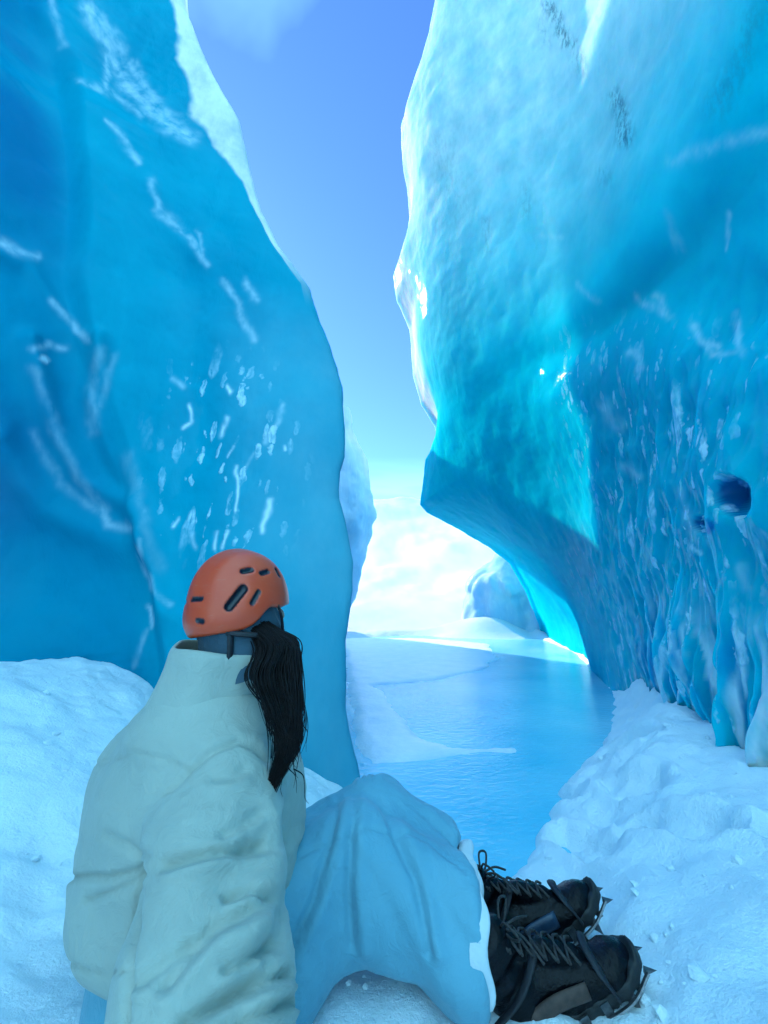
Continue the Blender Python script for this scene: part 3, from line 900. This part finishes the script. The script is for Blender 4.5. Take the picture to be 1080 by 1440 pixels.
M['helmet'] = helmet_material()
M['hair'] = plain('black_hair', (0.003, 0.002, 0.003), (0.008, 0.005, 0.005), 0.6, 60, spec=0.2)
M['skin'] = plain('skin', (0.42, 0.24, 0.17), (0.48, 0.28, 0.20), 0.5, 40, 0.0006)
M['boot'] = plain('black_boot_leather', (0.0015, 0.0015, 0.0025), (0.005, 0.005, 0.008), 0.25, 30, 0.005, spec=0.16)
M['panel'] = plain('blue_grey_boot_panel', (0.008, 0.022, 0.05), (0.02, 0.05, 0.09), 0.35, 60)
M['brown'] = plain('brown_boot_suede', (0.045, 0.025, 0.02), (0.09, 0.05, 0.038), 0.7, 50)
M['rubber'] = plain('boot_rubber', (0.006, 0.006, 0.007), (0.016, 0.015, 0.015), 0.6, 60)
M['steel'] = plain('dark_crampon_steel', (0.10, 0.10, 0.11), (0.22, 0.22, 0.23), 0.4, 70, 0.001, 0.9)
M['lace'] = plain('grey_brown_lace', (0.012, 0.010, 0.010), (0.055, 0.042, 0.040), 0.7, 200, 0.001)

# ------------------------------------------------------------------ the person, sitting with her back to the camera
RV = np.array([0.85, -0.52]); RV /= np.linalg.norm(RV)          # towards her right
FV = np.array([-RV[1], RV[0]])                                  # the way her chest faces
HEAD = np.array([-0.362, 1.10, 0.925])
hf = np.array([0.70, 0.70, 0.10]); hf /= np.linalg.norm(hf)     # the way she looks
hu = np.array([-0.16, 0.02, 1.0]); hu -= hf * (hu @ hf); hu /= np.linalg.norm(hu)
hl = np.cross(hu, hf)
HM = np.stack([hf, hl, hu], 1)                                  # head axes: forward, left, up
R_ARM = [(-0.340, 0.985, 0.570), (-0.278, 0.775, 0.37), (-0.160, 0.49, 0.14)]
L_ARM = [(-0.600, 1.165, 0.535), (-0.615, 1.29, 0.33), (-0.52, 1.42, 0.14)]
R_LEG = [(-0.41, 1.05, 0.17), (-0.075, 1.20, 0.325), (0.19, 1.135, 0.205)]
L_LEG = [(-0.44, 1.20, 0.17), (-0.03, 1.36, 0.325), (0.21, 1.285, 0.175)]

def hand_sdf(P, wrist, fwd, side, up, thumb):
    """palm, four bent fingers and a thumb lying on the snow"""
    w_, f_, s_, u_ = (np.asarray(q, float) for q in (wrist, fwd, side, up))
    d = smin(cone(P, w_, w_ + f_ * 0.085 + s_ * 0.022, 0.026, 0.021), cone(P, w_, w_ + f_ * 0.085 - s_ * 0.022, 0.026, 0.021), 0.02)
    for off, ln in ((0.033, 0.068), (0.011, 0.080), (-0.011, 0.075), (-0.033, 0.058)):
        b = w_ + f_ * 0.088 + s_ * off
        k1 = b + f_ * ln * 0.5 + s_ * off * 0.25 + u_ * 0.010
        k2 = k1 + f_ * ln * 0.5 + s_ * off * 0.2 - u_ * 0.012
        d = smin(d, smin(cone(P, b, k1, 0.010, 0.0092), cone(P, k1, k2, 0.0092, 0.0075), 0.004), 0.008)
    t0 = w_ + f_ * 0.03 + s_ * 0.022 * thumb
    t1 = t0 + f_ * 0.035 + s_ * 0.035 * thumb
    t2 = t1 + f_ * 0.032 + s_ * 0.010 * thumb - u_ * 0.004
    return smin(d, smin(cone(P, t0, t1, 0.014, 0.011), cone(P, t1, t2, 0.011, 0.0085), 0.005), 0.012)

def unit(v):
    v = np.asarray(v, float)
    return v / np.linalg.norm(v)

def body_sdf(P):
    q = (P - HEAD) @ HM
    sk = ellipsoid(q, (-0.005, 0, 0.02), (0.098, 0.078, 0.092))
    jaw = cone(q, (0.035, 0, -0.045), (0.052, 0, -0.088), 0.058, 0.030)
    d = smin(sk, jaw, 0.04)
    d = smin(d, cone(q, (0.093, 0, 0.005), (0.112, 0, -0.035), 0.008, 0.013), 0.012)      # nose
    d = smin(d, cone(q, (0.080, -0.018, -0.066), (0.080, 0.018, -0.066), 0.012, 0.012), 0.008)   # lips
    d = smax(d, -cone(q, (0.096, -0.02, -0.066), (0.096, 0.02, -0.066), 0.003, 0.003), 0.004)
    for sd in (-1, 1):
        d = smax(d, -ellipsoid(q, (0.098, sd * 0.032, 0.006), (0.014, 0.017, 0.010)), 0.010)     # eye sockets
        d = smin(d, ellipsoid(q, (0.084, sd * 0.031, 0.006), (0.011, 0.013, 0.010)), 0.002)
        d = smin(d, ellipsoid(q, (-0.008, sd * 0.080, -0.01), (0.019, 0.007, 0.030)), 0.006)      # ears
    d = smin(d, cone(P, HEAD + HM @ np.array([-0.03, 0, -0.06]), (-0.415, 1.09, 0.70), 0.052, 0.060), 0.04)
    tor = stack(P, [(0.08, -0.44, 1.11, 0.16, 0.12), (0.3, -0.46, 1.09, 0.15, 0.11), (0.5, -0.45, 1.08, 0.16, 0.11), (0.60, -0.435, 1.08, 0.14, 0.09), (0.70, -0.42, 1.085, 0.08, 0.07)], RV)
    d = smin(d, tor, 0.05)
    d = smin(d, chain(P, [(R_ARM[0][0], R_ARM[0][1], R_ARM[0][2] - 0.02)] + R_ARM[1:], (0.046, 0.040, 0.030)), 0.03)
    d = smin(d, chain(P, [(-0.56, 1.15, 0.51)] + L_ARM[1:], (0.046, 0.040, 0.030)), 0.03)
    d = smin(d, chain(P, R_LEG, (0.085, 0.060, 0.045)), 0.04)
    d = smin(d, chain(P, L_LEG, (0.085, 0.060, 0.045)), 0.04)
    d = smin(d, hand_sdf(P, (-0.165, 0.47, 0.105), unit((0.15, -1, -0.10)), unit((1, 0.15, 0)), (0, 0, 1), -1), 0.012)
    d = smin(d, hand_sdf(P, (-0.50, 1.45, 0.115), unit((0.5, 0.85, -0.1)), unit((0.85, -0.5, 0)), (0, 0, 1), -1), 0.012)
    return d

V, F = surface_nets(body_sdf, (-0.85, 0.22, -0.02), (0.34, 1.64, 1.06), 0.0085)
person = mesh_np('person', V, F, M['skin'])
tag(person, 'person in cream jacket, blue trousers and orange helmet sitting with their back to us', 'person')

# jacket ------------------------------------------------------------
def jacket_sdf(P):
    d = stack(P, [(0.235, -0.455, 1.10, 0.236, 0.176), (0.28, -0.46, 1.095, 0.248, 0.185), (0.34, -0.465, 1.09, 0.245, 0.18), (0.48, -0.460, 1.08, 0.235, 0.175), (0.57, -0.445, 1.08, 0.215, 0.165),
                  (0.65, -0.430, 1.085, 0.180, 0.150), (0.705, -0.42, 1.09, 0.140, 0.128), (0.745, -0.42, 1.09, 0.115, 0.108)], RV, 0.035)
    d = smin(d, ellipsoid(P, (-0.315, 1.12, 0.46), (0.125, 0.13, 0.20)), 0.07)
    d = smin(d, chain(P, R_ARM, (0.112, 0.115, 0.106), 0.05), 0.014)
    d = smin(d, chain(P, L_ARM, (0.100, 0.095, 0.070), 0.05), 0.06)
    return d

V, F = surface_nets(jacket_sdf, (-0.90, 0.38, 0.0), (-0.05, 1.55, 0.84), 0.0065)
V = relax(V, F, 3)
N = vert_normals(V, F)
px, py, dd = proj(V)
arm_a, arm_b = np.array(R_ARM[0]), np.array(R_ARM[2])
on_arm = sstep(0.16, 0.10, chain(V, R_ARM, (0, 0, 0), 0.03)) * sstep(0.66, 0.52, V[:, 2])
n_dir, w_dir = unit((0.55, 0.1, -0.83)), unit((-0.75, -0.25, -0.60))
o_dir = np.cross(n_dir, w_dir)
Q = np.stack([V @ n_dir * 9.5, V @ w_dir * 2.2, V @ o_dir * 2.5], 1)
rid = 1 - np.abs(fbm(Q + 0.4 * fbm(V * 6, 2, 61)[:, None], 2, 60)) * 2
dsp = on_arm * 0.034 * (rid - 0.45)
Q2 = np.stack([V[:, 0] * 2.2, V[:, 1] * 2.2, V[:, 2] * 6.5], 1)
rid2 = 1 - np.abs(fbm(Q2 + 0.5 * fbm(V * 4, 2, 63)[:, None], 2, 62)) * 2
fine_ = 1 - np.abs(fbm(V @ np.array([[16, 4, 5], [4, 16, 6], [-9, 7, 22]], float).T + 0.6 * fbm(V * 8, 2, 66)[:, None], 2, 65)) * 2.4
dsp = dsp + (1 - on_arm) * 0.014 * (rid2 - 0.4) + 0.006 * fbm(V * 9, 3, 64) + 0.0045 * np.clip(fine_ - 0.35, 0, 1) * sstep(-0.25, 0.3, fbm(V * 5, 2, 67))
def groove(line, wpx, depth, dmax=2.0):
    return -depth * np.exp(-(seg_dist(px, py, line) / wpx) ** 2) * (dd < dmax)
facing = (N @ np.array([0, -1, 0.1])) > -0.1
g = groove([(228, 966), (270, 974), (320, 970), (360, 978), (385, 995)], 4.0, 0.008)
g += groove([(235, 1112), (262, 1080), (300, 1053), (335, 1040), (362, 1050), (378, 1068)], 5.0, 0.012)
g += groove([(130, 1075), (190, 1058), (240, 1070), (262, 1085)], 2.6, 0.004) + groove([(95, 1345), (130, 1362), (178, 1368)], 2.6, 0.006)
g += groove([(92, 1234), (150, 1236), (205, 1222)], 4.5, 0.014) + groove([(120, 1268), (165, 1252), (208, 1230)], 4.5, 0.010)
g += groove([(150, 1175), (185, 1188), (215, 1205)], 6, 0.008)
g += groove([(205, 1215), (192, 1290), (180, 1380), (174, 1440)], 5, 0.014)
for ln, w_, h_ in (([(238, 1220), (290, 1204), (327, 1193), (374, 1190)], 9, 0.016), ([(322, 1258), (350, 1252), (378, 1262)], 8, 0.014), ([(370, 1274), (300, 1304), (262, 1345), (232, 1385)], 13, 0.017), ([(395, 1374), (341, 1394), (300, 1415), (255, 1440)], 9, 0.018),
                   ([(262, 1326), (225, 1358), (195, 1385)], 9, 0.010), ([(367, 1142), (340, 1158), (316, 1174)], 9, 0.010), ([(385, 1325), (350, 1345), (320, 1362)], 9, 0.013), ([(345, 1080), (330, 1090), (300, 1092)], 8, 0.007), ([(400, 1410), (375, 1425), (345, 1440)], 8, 0.014)):
    g += groove(ln, w_, h_) + groove([(a, b + 1.9 * w_) for a, b in ln], w_ * 1.1, -0.6 * h_)
V2 = V + N * (dsp + g * facing)[:, None]
jk = mesh_np('jacket', V2, F, M['jacket'], person)

def collar_pts():
    a = np.linspace(0, 2 * math.pi, 72)
    rows = []
    for k, (z, r) in enumerate(((0.700, 0.128), (0.740, 0.121), (0.780, 0.117), (0.818, 0.117), (0.832, 0.112), (0.826, 0.104), (0.770, 0.102), (0.735, 0.102))):
        cx, cy = -0.420 + (z - 0.72) * 0.26, 1.088
        tilt = 0.10 * np.cos(a - 2.9)                    # higher at the nape side
        wob = 1 + 0.025 * np.sin(3 * a + k * 0.3) + 0.015 * np.sin(7 * a)
        rows.append(np.stack([cx + r * 1.02 * wob * np.cos(a), cy + r * wob * np.sin(a), z + r * tilt * 0.9 + 0.003 * np.sin(4 * a + 0.5 * k)], 1))
    return catmull(np.array(rows), 4)
G = collar_pts()
mesh_np('collar', G.reshape(-1, 3), grid_faces(*G.shape[:2]), M['jacket'], jk)

# trousers ----------------------------------------------------------
def trousers_sdf(P):
    d = stack(P, [(0.02, -0.44, 1.12, 0.20, 0.17), (0.12, -0.445, 1.12, 0.222, 0.178), (0.26, -0.46, 1.12, 0.20, 0.150), (0.36, -0.46, 1.11, 0.17, 0.13)], RV)
    r1 = chain(P, R_LEG, (0.130, 0.105, 0.120), 0.03)
    l1 = chain(P, L_LEG, (0.130, 0.105, 0.125), 0.03)
    # cloth hanging under thigh and calf
    h1 = cone(P, (-0.30, 1.07, 0.13), (-0.08, 1.16, 0.24), 0.115, 0.09)
    h2 = cone(P, (-0.02, 1.17, 0.25), (0.19, 1.135, 0.200), 0.10, 0.118)
    d = smin(d, smin(smin(r1, l1, 0.05), smin(h1, h2, 0.03), 0.04), 0.06)
    cut = (P - np.array([0.205, 1.14, 0.17])) @ unit((0.98, 0.02, 0.05))
    return smax(d, cut, 0.012)

V, F = surface_nets(trousers_sdf, (-0.78, 0.86, -0.02), (0.30, 1.70, 0.54), 0.0065)
V = relax(V, F, 3)
N = vert_normals(V, F)
px, py, dd = proj(V)
facing = (N @ np.array([0, -1, 0.3])) > -0.15
def ridge_px(line, wpx, h):
    x0, x1 = line[0], line[-1]
    return h * np.exp(-(seg_dist(px, py, line) / wpx) ** 2)
g = 0
for ln, wd in (([(500, 1100), (494, 1170), (491, 1250), (496, 1330)], 6), ([(525, 1105), (555, 1170), (585, 1240), (605, 1340)], 6), ([(478, 1115), (462, 1190), (440, 1270), (402, 1350)], 6),
               ([(550, 1110), (600, 1150), (640, 1190), (668, 1205)], 5), ([(420, 1150), (395, 1200), (378, 1250)], 6)):
    fade = sstep(1095, 1180, py)
    g = g - 0.015 * fade * np.exp(-(seg_dist(px, py, ln) / wd) ** 2)
    off = [(a + 14, b) for a, b in ln]
    g = g + 0.008 * fade * np.exp(-(seg_dist(px, py, off) / 10) ** 2)
knee = np.array([-0.06, 1.19, 0.41])
q = V - knee
ang = np.arctan2(q[:, 0], -q[:, 2] + 0.05)
rr = np.linalg.norm(q, axis=1)
fold = 0.009 * sstep(0.10, 0.30, rr) * np.sin(ang * 13 + 1.5 * fbm(V * 5, 2, 71))
for ln in ([(392, 1225), (440, 1195), (520, 1165), (600, 1185), (655, 1235)], [(430, 1300), (470, 1215), (505, 1150)]):
    g = g - 0.005 * np.exp(-(seg_dist(px, py, ln) / 2.6) ** 2)
fold = fold + 0.005 * np.clip(1 - np.abs(fbm(V @ np.array([[9, 2, 2], [2, 9, 2], [3, 3, 5]], float).T, 3, 73)) * 3, 0, 1)
tr = mesh_np('trousers', V + N * (g * facing + fold + 0.006 * fbm(V * 10, 3, 72))[:, None], F, M['trousers'], person)
for ank, r_ in ((R_LEG[2], 0.119), (L_LEG[2], 0.120)):
    a = np.linspace(0, 2 * math.pi, 60)
    pts = []
    for k, (dx, rk) in enumerate(((-0.012, 1.00), (0.004, 1.035), (0.022, 1.03), (0.026, 0.97), (0.010, 0.90), (-0.03, 0.88))):
        wv = 1 + 0.03 * np.sin(5 * a + k) + 0.02 * np.sin(11 * a)
        pts.append(np.stack([np.full_like(a, ank[0] + dx) + 0.006 * np.sin(6 * a), ank[1] + r_ * rk * wv * np.cos(a), ank[2] + r_ * rk * wv * np.sin(a)], 1))
    G = catmull(np.array(pts), 4)
    mesh_np('hem', G.reshape(-1, 3), grid_faces(*G.shape[:2]), M['hem'], tr)

# helmet ------------------------------------------------------------
HC = HEAD + HM @ np.array([0.0, 0, 0.012])
HR = np.array([0.124, 0.114, 0.136])
def helmet_sdf(P):
    q = (P - HC) @ HM
    d = ellipsoid(q, (0, 0, 0), HR)
    d = smin(d, ellipsoid(q, (-0.015, 0, -0.030), (0.118, 0.112, 0.085)), 0.02)
    d = d - 0.0016 * np.cos(q[:, 1] * 95) * sstep(0.02, 0.09, q[:, 2])          # raised bands along the crown
    rim = -0.068 + 0.045 * sstep(-0.02, 0.10, q[:, 0]) + 0.030 * np.exp(-((q[:, 0] - 0.015) / 0.035) ** 2) * sstep(0.04, 0.1, np.abs(q[:, 1]))
    d = smax(d, rim - q[:, 2], 0.006)
    inner = ellipsoid(q, (0, 0, -0.008), HR - 0.015)
    return smax(d, -inner, 0.004)
def on_shell(px_, py_):
    """point of the shell seen at a pixel (vents are set out there, then cut into the shell)"""
    o_ = np.array([0, 0, CAM_Z]); d_ = unit(np.array(at(px_, py_, 1.0)) - o_)
    t_ = 0.5
    for _ in range(80):
        v_ = float(helmet_sdf((o_ + d_ * t_)[None])[0])
        t_ += v_ * 0.8
        if abs(v_) < 1e-4 or t_ > 1.6: break
    return o_ + d_ * t_

VENTS = [((322, 853), (342, 828), 0.0125), ((355, 848), (364, 832), 0.0065), ((342, 803), (353, 801), 0.0085), ((368, 806), (377, 803), 0.0075), ((389, 801), (393, 809), 0.008), ((270, 843), (283, 842), 0.0060), ((277, 873), (284, 874), 0.0065)]
VP = [(on_shell(*a), on_shell(*b), 0.82 * r) for a, b, r in VENTS]
def vents(P):
    d = np.full(len(P), 1e9)
    for a, b, r in VP:
        d = np.minimum(d, cone(P, a, b, r, r))
        # the same opening on the other side of the shell
        am, bm_ = (HC + HM @ ((HM.T @ (v - HC)) * np.array([1, -1, 1])) for v in (a, b))
        d = np.minimum(d, cone(P, am, bm_, r, r))
    return d
def helmet_cut(P):
    return smax(helmet_sdf(P), -vents(P), 0.003)
V, F = surface_nets(helmet_cut, HC - 0.18, HC + 0.18, 0.0036)
vent_a = sstep(0.0022, 0.0002, vents(V)) 
hm = mesh_np('helmet', V, F, M['helmet'], person, attr={'vent': vent_a})
p = Parts()
def HP(x, y, z): return tuple(HEAD + HM @ np.array([x, y, z]))
for sd in (-1, 1):
    p.tube(catmull(np.array([HP(0.045, sd * 0.103, -0.01), HP(0.056, sd * 0.096, -0.05), HP(0.062, sd * 0.070, -0.10), HP(0.066, 0.0, -0.128)]), 6), 0.0065, 6, 0.35, hf)
    p.tube(catmull(np.array([HP(-0.078, sd * 0.080, -0.055), HP(-0.045, sd * 0.101, -0.066), HP(0.0, sd * 0.108, -0.078), HP(0.04, sd * 0.100, -0.095)]), 6), 0.0065, 6, 0.35, hl)
p.tube(catmull(np.array([HP(-0.070, -0.084, -0.055), HP(-0.072, -0.083, -0.085), HP(-0.074, -0.076, -0.12)]), 6), 0.0075, 6, 0.4, hl)
p.build('chin_strap', M['strap'], hm)

# slate neck gaiter round nape and ears ------------------------------
a = np.linspace(0, 2 * math.pi, 64)
rows = []
for k, (z, rx, ry, ox) in enumerate(((-0.165, 0.082, 0.082, -0.030), (-0.13, 0.084, 0.083, -0.022), (-0.09, 0.094, 0.090, -0.008), (-0.05, 0.102, 0.0935, 0.0), (-0.025, 0.104, 0.0945, 0.0), (0.0, 0.100, 0.092, 0.0))):
    wv = 1 + 0.02 * np.sin(4 * a + 1.9 * k) + 0.03 * (k % 2) - 0.012 * np.cos(9 * a + 2 * k)
    front = np.where(np.cos(a) > 0.55, 1.0, 0.0)
    rows.append(HEAD + np.stack([ox + rx * wv * np.cos(a), ry * wv * np.sin(a), z - 0.055 * sstep(0.3, 0.9, np.cos(a)) * (k > 2) + 0.004 * np.sin(4 * a)], 1) @ HM.T)
G = catmull(np.array(rows), 5)
mesh_np('neck_gaiter', G.reshape(-1, 3), grid_faces(*G.shape[:2]), M['gaiter'], person)

# hair: a loose dark tail over her right shoulder --------------------
rng = random.Random(4)
p = Parts()
key = np.array([HEAD + HM @ np.array([-0.010, -0.072, -0.045]), at(388, 905, 1.02), at(386, 945, 0.985), at(402, 1000, 0.96), at(402, 1055, 0.945), at(374, 1130, 0.94)])
spread = [0.020, 0.037, 0.043, 0.035, 0.022, 0.005]
vx, vy = unit((1, 0.0, 0.2)), unit((0, 1, 0))
clumps = [(rng.uniform(0, 6.283), math.sqrt(rng.random()), rng.uniform(0, 6.28)) for _ in range(34)]
for k in range(1500):
    th, q, ph = clumps[rng.randrange(34)]
    e = q * math.cos(th), q * math.sin(th)
    e = e[0] + rng.gauss(0, 0.16), e[1] + rng.gauss(0, 0.16)
    end = rng.uniform(0.60, 1.0)
    path = []
    for i, c in enumerate(key):
        j = 1 + 0.25 * math.sin(ph + i * 1.3) + rng.uniform(-0.08, 0.08)
        path.append(c + spread[i] * j * (vx * e[0] + vy * e[1] * 0.6) + vx * (0.008 * math.sin(i * 1.7 + ph) + rng.gauss(0, 0.0022)) + vy * 0.004 * math.sin(i * 2.3 + ph))
    path = catmull(np.array(path), 7)
    path = path[:max(8, int(len(path) * end))]
    m = len(path)
    p.tube(path, np.interp(np.arange(m), [0, m * 0.4, m - 1], [0.0014, 0.0015, 0.0004]), 4)
for k in range(36):                                                    # stray locks
    i0 = rng.uniform(0.2, 0.85)
    fine = catmull(key, 10)
    st = fine[int(i0 * len(fine))]
    pts = [st + np.array([rng.uniform(-.03, .03), rng.uniform(-.02, 0), 0])]
    dr = np.array([rng.uniform(-0.006, 0.035), rng.uniform(-0.01, 0.01), -0.035])
    for i in range(4):
        pts.append(pts[-1] + dr * 0.45 + np.array([rng.uniform(-.006, .006)] * 3)); dr = dr * np.array([0.6, 1, 1])
    p.tube(catmull(np.array(pts), 4), np.linspace(0.0014, 0.0003, 17), 4)
p.build('hair', M['hair'], person)

# boots with crampons -----------------------------------------------
def make_boot():
    """local frame: heel at the origin, toe along +x, sole down"""
    def upper(P):
        q = P
        x = q[:, 0]
        wdt = np.interp(x, [-0.05, 0.0, 0.07, 0.16, 0.24, 0.30], [0.030, 0.040, 0.040, 0.046, 0.052, 0.036])
        top = np.interp(x, [-0.05, 0.05, 0.11, 0.16, 0.22, 0.28, 0.31], [0.13, 0.14, 0.125, 0.098, 0.080, 0.066, 0.04])
        d = np.sqrt((q[:, 1] / wdt) ** 2 + (np.maximum(q[:, 2] - 0.035, 0) / np.maximum(top - 0.035, 0.01)) ** 2) - 1
        d = d * 0.038
        d = smax(d, np.maximum(-0.045 - x, x - 0.295), 0.05)
        d = smax(d, 0.022 - q[:, 2], 0.01)
        sh = cone(q, (0.010, 0, 0.10), (-0.004, 0, 0.215), 0.052, 0.056)
        d = smin(d, sh, 0.035)
        d = smin(d, cone(q, (0.03, 0, 0.225), (-0.035, 0, 0.225), 0.044, 0.044), 0.02)
        d = smin(d, cone(q, (0.055, 0, 0.20), (0.175, 0, 0.100), 0.022, 0.018), 0.02)
        return d + 0.0025 * np.sin(q[:, 2] * 150) * sstep(0.12, 0.16, q[:, 2])
    V, F = surface_nets(upper, (-0.11, -0.09, 0.0), (0.33, 0.09, 0.30), 0.005)
    N = vert_normals(V, F)
    V = V + N * (0.004 * fbm(V * 22, 3, 81))[:, None]
    b = mesh_np('boot', V, F, M['boot'])
    def sole(P):
        x = P[:, 0]
        wdt = np.interp(x, [-0.06, 0.0, 0.08, 0.18, 0.25, 0.32], [0.030, 0.043, 0.041, 0.050, 0.054, 0.030])
        d = np.abs(P[:, 1]) - wdt
        d = smax(d, np.maximum(-0.055 - x, x - 0.312), 0.04)
        return smax(d, np.abs(P[:, 2] - 0.016 - 0.2 * np.maximum(x - 0.24, 0)) - 0.016 - 0.003 * np.sin(x * 190), 0.006)
    V, F = surface_nets(sole, (-0.09, -0.08, -0.03), (0.35, 0.08, 0.09), 0.005)
    mesh_np('sole', V, F, M['rubber'], b)
    for sd in (-1, 1):                                                 # side panels
        p = Parts()
        p.tube(catmull(np.array([(0.02, sd * 0.046, 0.07), (0.09, sd * 0.046, 0.075), (0.17, sd * 0.046, 0.060)]), 6), [0.020] * 13, 10, 0.40, (0, 1, 0))
        p.build('side_panel', M['panel'], b)
    p = Parts()
    for i in range(7):
        t = i / 6
        x, z = 0.185 - 0.125 * t, 0.118 + 0.110 * t
        z0 = z - 0.006
        for sd in (-1, 1):
            p.tube(catmull(np.array([(x, sd * 0.034, z0 - 0.012), (x - 0.008, sd * 0.016, z0 + 0.008), (x - 0.016, -sd * 0.018, z0 + 0.010), (x - 0.02, -sd * 0.034, z0)]), 5), 0.0034, 6)
    for sd in (-1, 1):                                                 # bow
        p.tube(catmull(np.array([(0.062, 0, 0.235), (0.085, sd * 0.03, 0.262), (0.10, sd * 0.055, 0.24), (0.08, sd * 0.03, 0.225), (0.062, 0, 0.232)]), 6), 0.003, 6)
        p.tube(catmull(np.array([(0.062, 0, 0.232), (0.10, sd * 0.02, 0.215), (0.12, sd * 0.06, 0.17)]), 6), 0.003, 6)
    p.build('laces', M['lace'], b)
    p = Parts()
    for sd in (-1, 1):                                                 # crampon frame under the sole
        p.tube(catmull(np.array([(-0.055, sd * 0.020, -0.004), (-0.02, sd * 0.046, -0.004), (0.06, sd * 0.044, -0.004), (0.15, sd * 0.052, -0.004), (0.24, sd * 0.056, -0.002), (0.305, sd * 0.034, 0.006)]), 6), 0.0055, 6, 0.6)
        for x in (-0.045, 0.005, 0.13, 0.185, 0.245):
            p.spike((x, sd * 0.047, -0.004), (0.004, sd * 0.006, -0.030), 0.011)
            p.box((x, sd * 0.050, 0.010), (0.010, 0.002, 0.016))
        p.spike((0.30, sd * 0.024, 0.004), (0.026, sd * 0.003, -0.012), 0.010)
    for x in (-0.04, 0.03, 0.12, 0.20, 0.27):
        p.box((x, 0, -0.005), (0.007, 0.044, 0.0025))
    p.tube(catmull(np.array([(-0.055, -0.03, 0.03), (-0.076, 0, 0.06), (-0.055, 0.03, 0.03)]), 6), 0.004, 6)
    p.box((-0.074, 0, 0.062), (0.008, 0.018, 0.026))
    p.build('crampon', M['steel'], b, False)
    p = Parts()
    for pts, nm in (([(0.22, -0.058, 0.02), (0.215, -0.050, 0.075), (0.21, 0, 0.098), (0.215, 0.050, 0.075), (0.22, 0.058, 0.02)], 'toe_strap'),
                ([(-0.075, 0.0, 0.075), (-0.05, -0.058, 0.12), (0.03, -0.060, 0.14), (0.095, -0.030, 0.165), (0.105, 0.0, 0.172), (0.095, 0.030, 0.165), (0.03, 0.060, 0.14), (-0.05, 0.058, 0.12), (-0.075, 0.0, 0.075)], 'ankle_strap')):
        p = Parts()
        p.tube(catmull(np.array(pts), 6), 0.010, 6, 0.3, (0.5, 0, 1))
        p.build(nm, M['strap'], b)
    return b

def copy_tree(o, parent=None):
    c = o.copy(); C.collection.objects.link(c)
    c.parent = parent
    for ch in list(o.children): copy_tree(ch, c)
    return c

boot = make_boot()
boot.parent = person
boot2 = copy_tree(boot, person)
def pose(b, heel, yaw, pitch, roll):
    b.location = heel
    b.rotation_euler = (R(roll), R(-pitch), R(yaw))
pose(boot, (0.315, 1.100, 0.045), -5, 32, 8)
pose(boot2, (0.325, 1.240, 0.050), 3, 35, -6)
for b in (boot, boot2): b.scale = (0.90, 0.95, 0.90)
for ch in boot.children:
    if ch.name.startswith('side_panel'):
        ch.data = ch.data.copy()
        ch.data.materials[0] = M['brown']
# a loose strap end hanging from the near boot
p = Parts()
p.tube(catmull(np.array([at(672, 1322, 1.19), at(690, 1350, 1.17), at(712, 1385, 1.14), at(732, 1425, 1.11)]), 8), 0.006, 6, 0.3, (0, -1, 0.3))
p.build('strap_tail', M['hem'], person)

# crumbs of snow and chips of ice broken onto the banks ----------------
rng = random.Random(11)
p = Parts()
spots = []
for k in range(260):
    if k < 150: x, y = rng.uniform(0.35, 1.45), rng.uniform(1.15, 3.4)
    elif k < 210: x, y = rng.uniform(-0.15, 0.7), rng.uniform(0.98, 1.35)
    else: x, y = rng.uniform(-1.9, -0.85), rng.uniform(1.0, 2.3)
    spots.append((x, y))
sx, sy = np.array(spots).T
sz = ground_z(sx, sy)
sdn = sd_poly(sx, sy, pool)
ico = bmesh.new(); bmesh.ops.create_icosphere(ico, subdivisions=1, radius=1)
iv = np.array([v.co[:] for v in ico.verts]); iff = [tuple(v.index for v in f.verts) for f in ico.faces]; ico.free()
for (x, y, z, dn) in zip(sx, sy, sz, sdn):
    if dn < 0.12: continue
    r = 0.004 + 0.014 * rng.random() ** 3
    V = iv * r * np.array([rng.uniform(.7, 1.3), rng.uniform(.7, 1.3), rng.uniform(.5, .9)]) * (1 + 0.35 * np.array([rng.uniform(-1, 1) for _ in iv])[:, None])
    p.add(V + np.array([x, y, z + r * 0.3]), iff)
tag(p.build('snow_crumbs', M['snow'], None, False), kind='stuff')
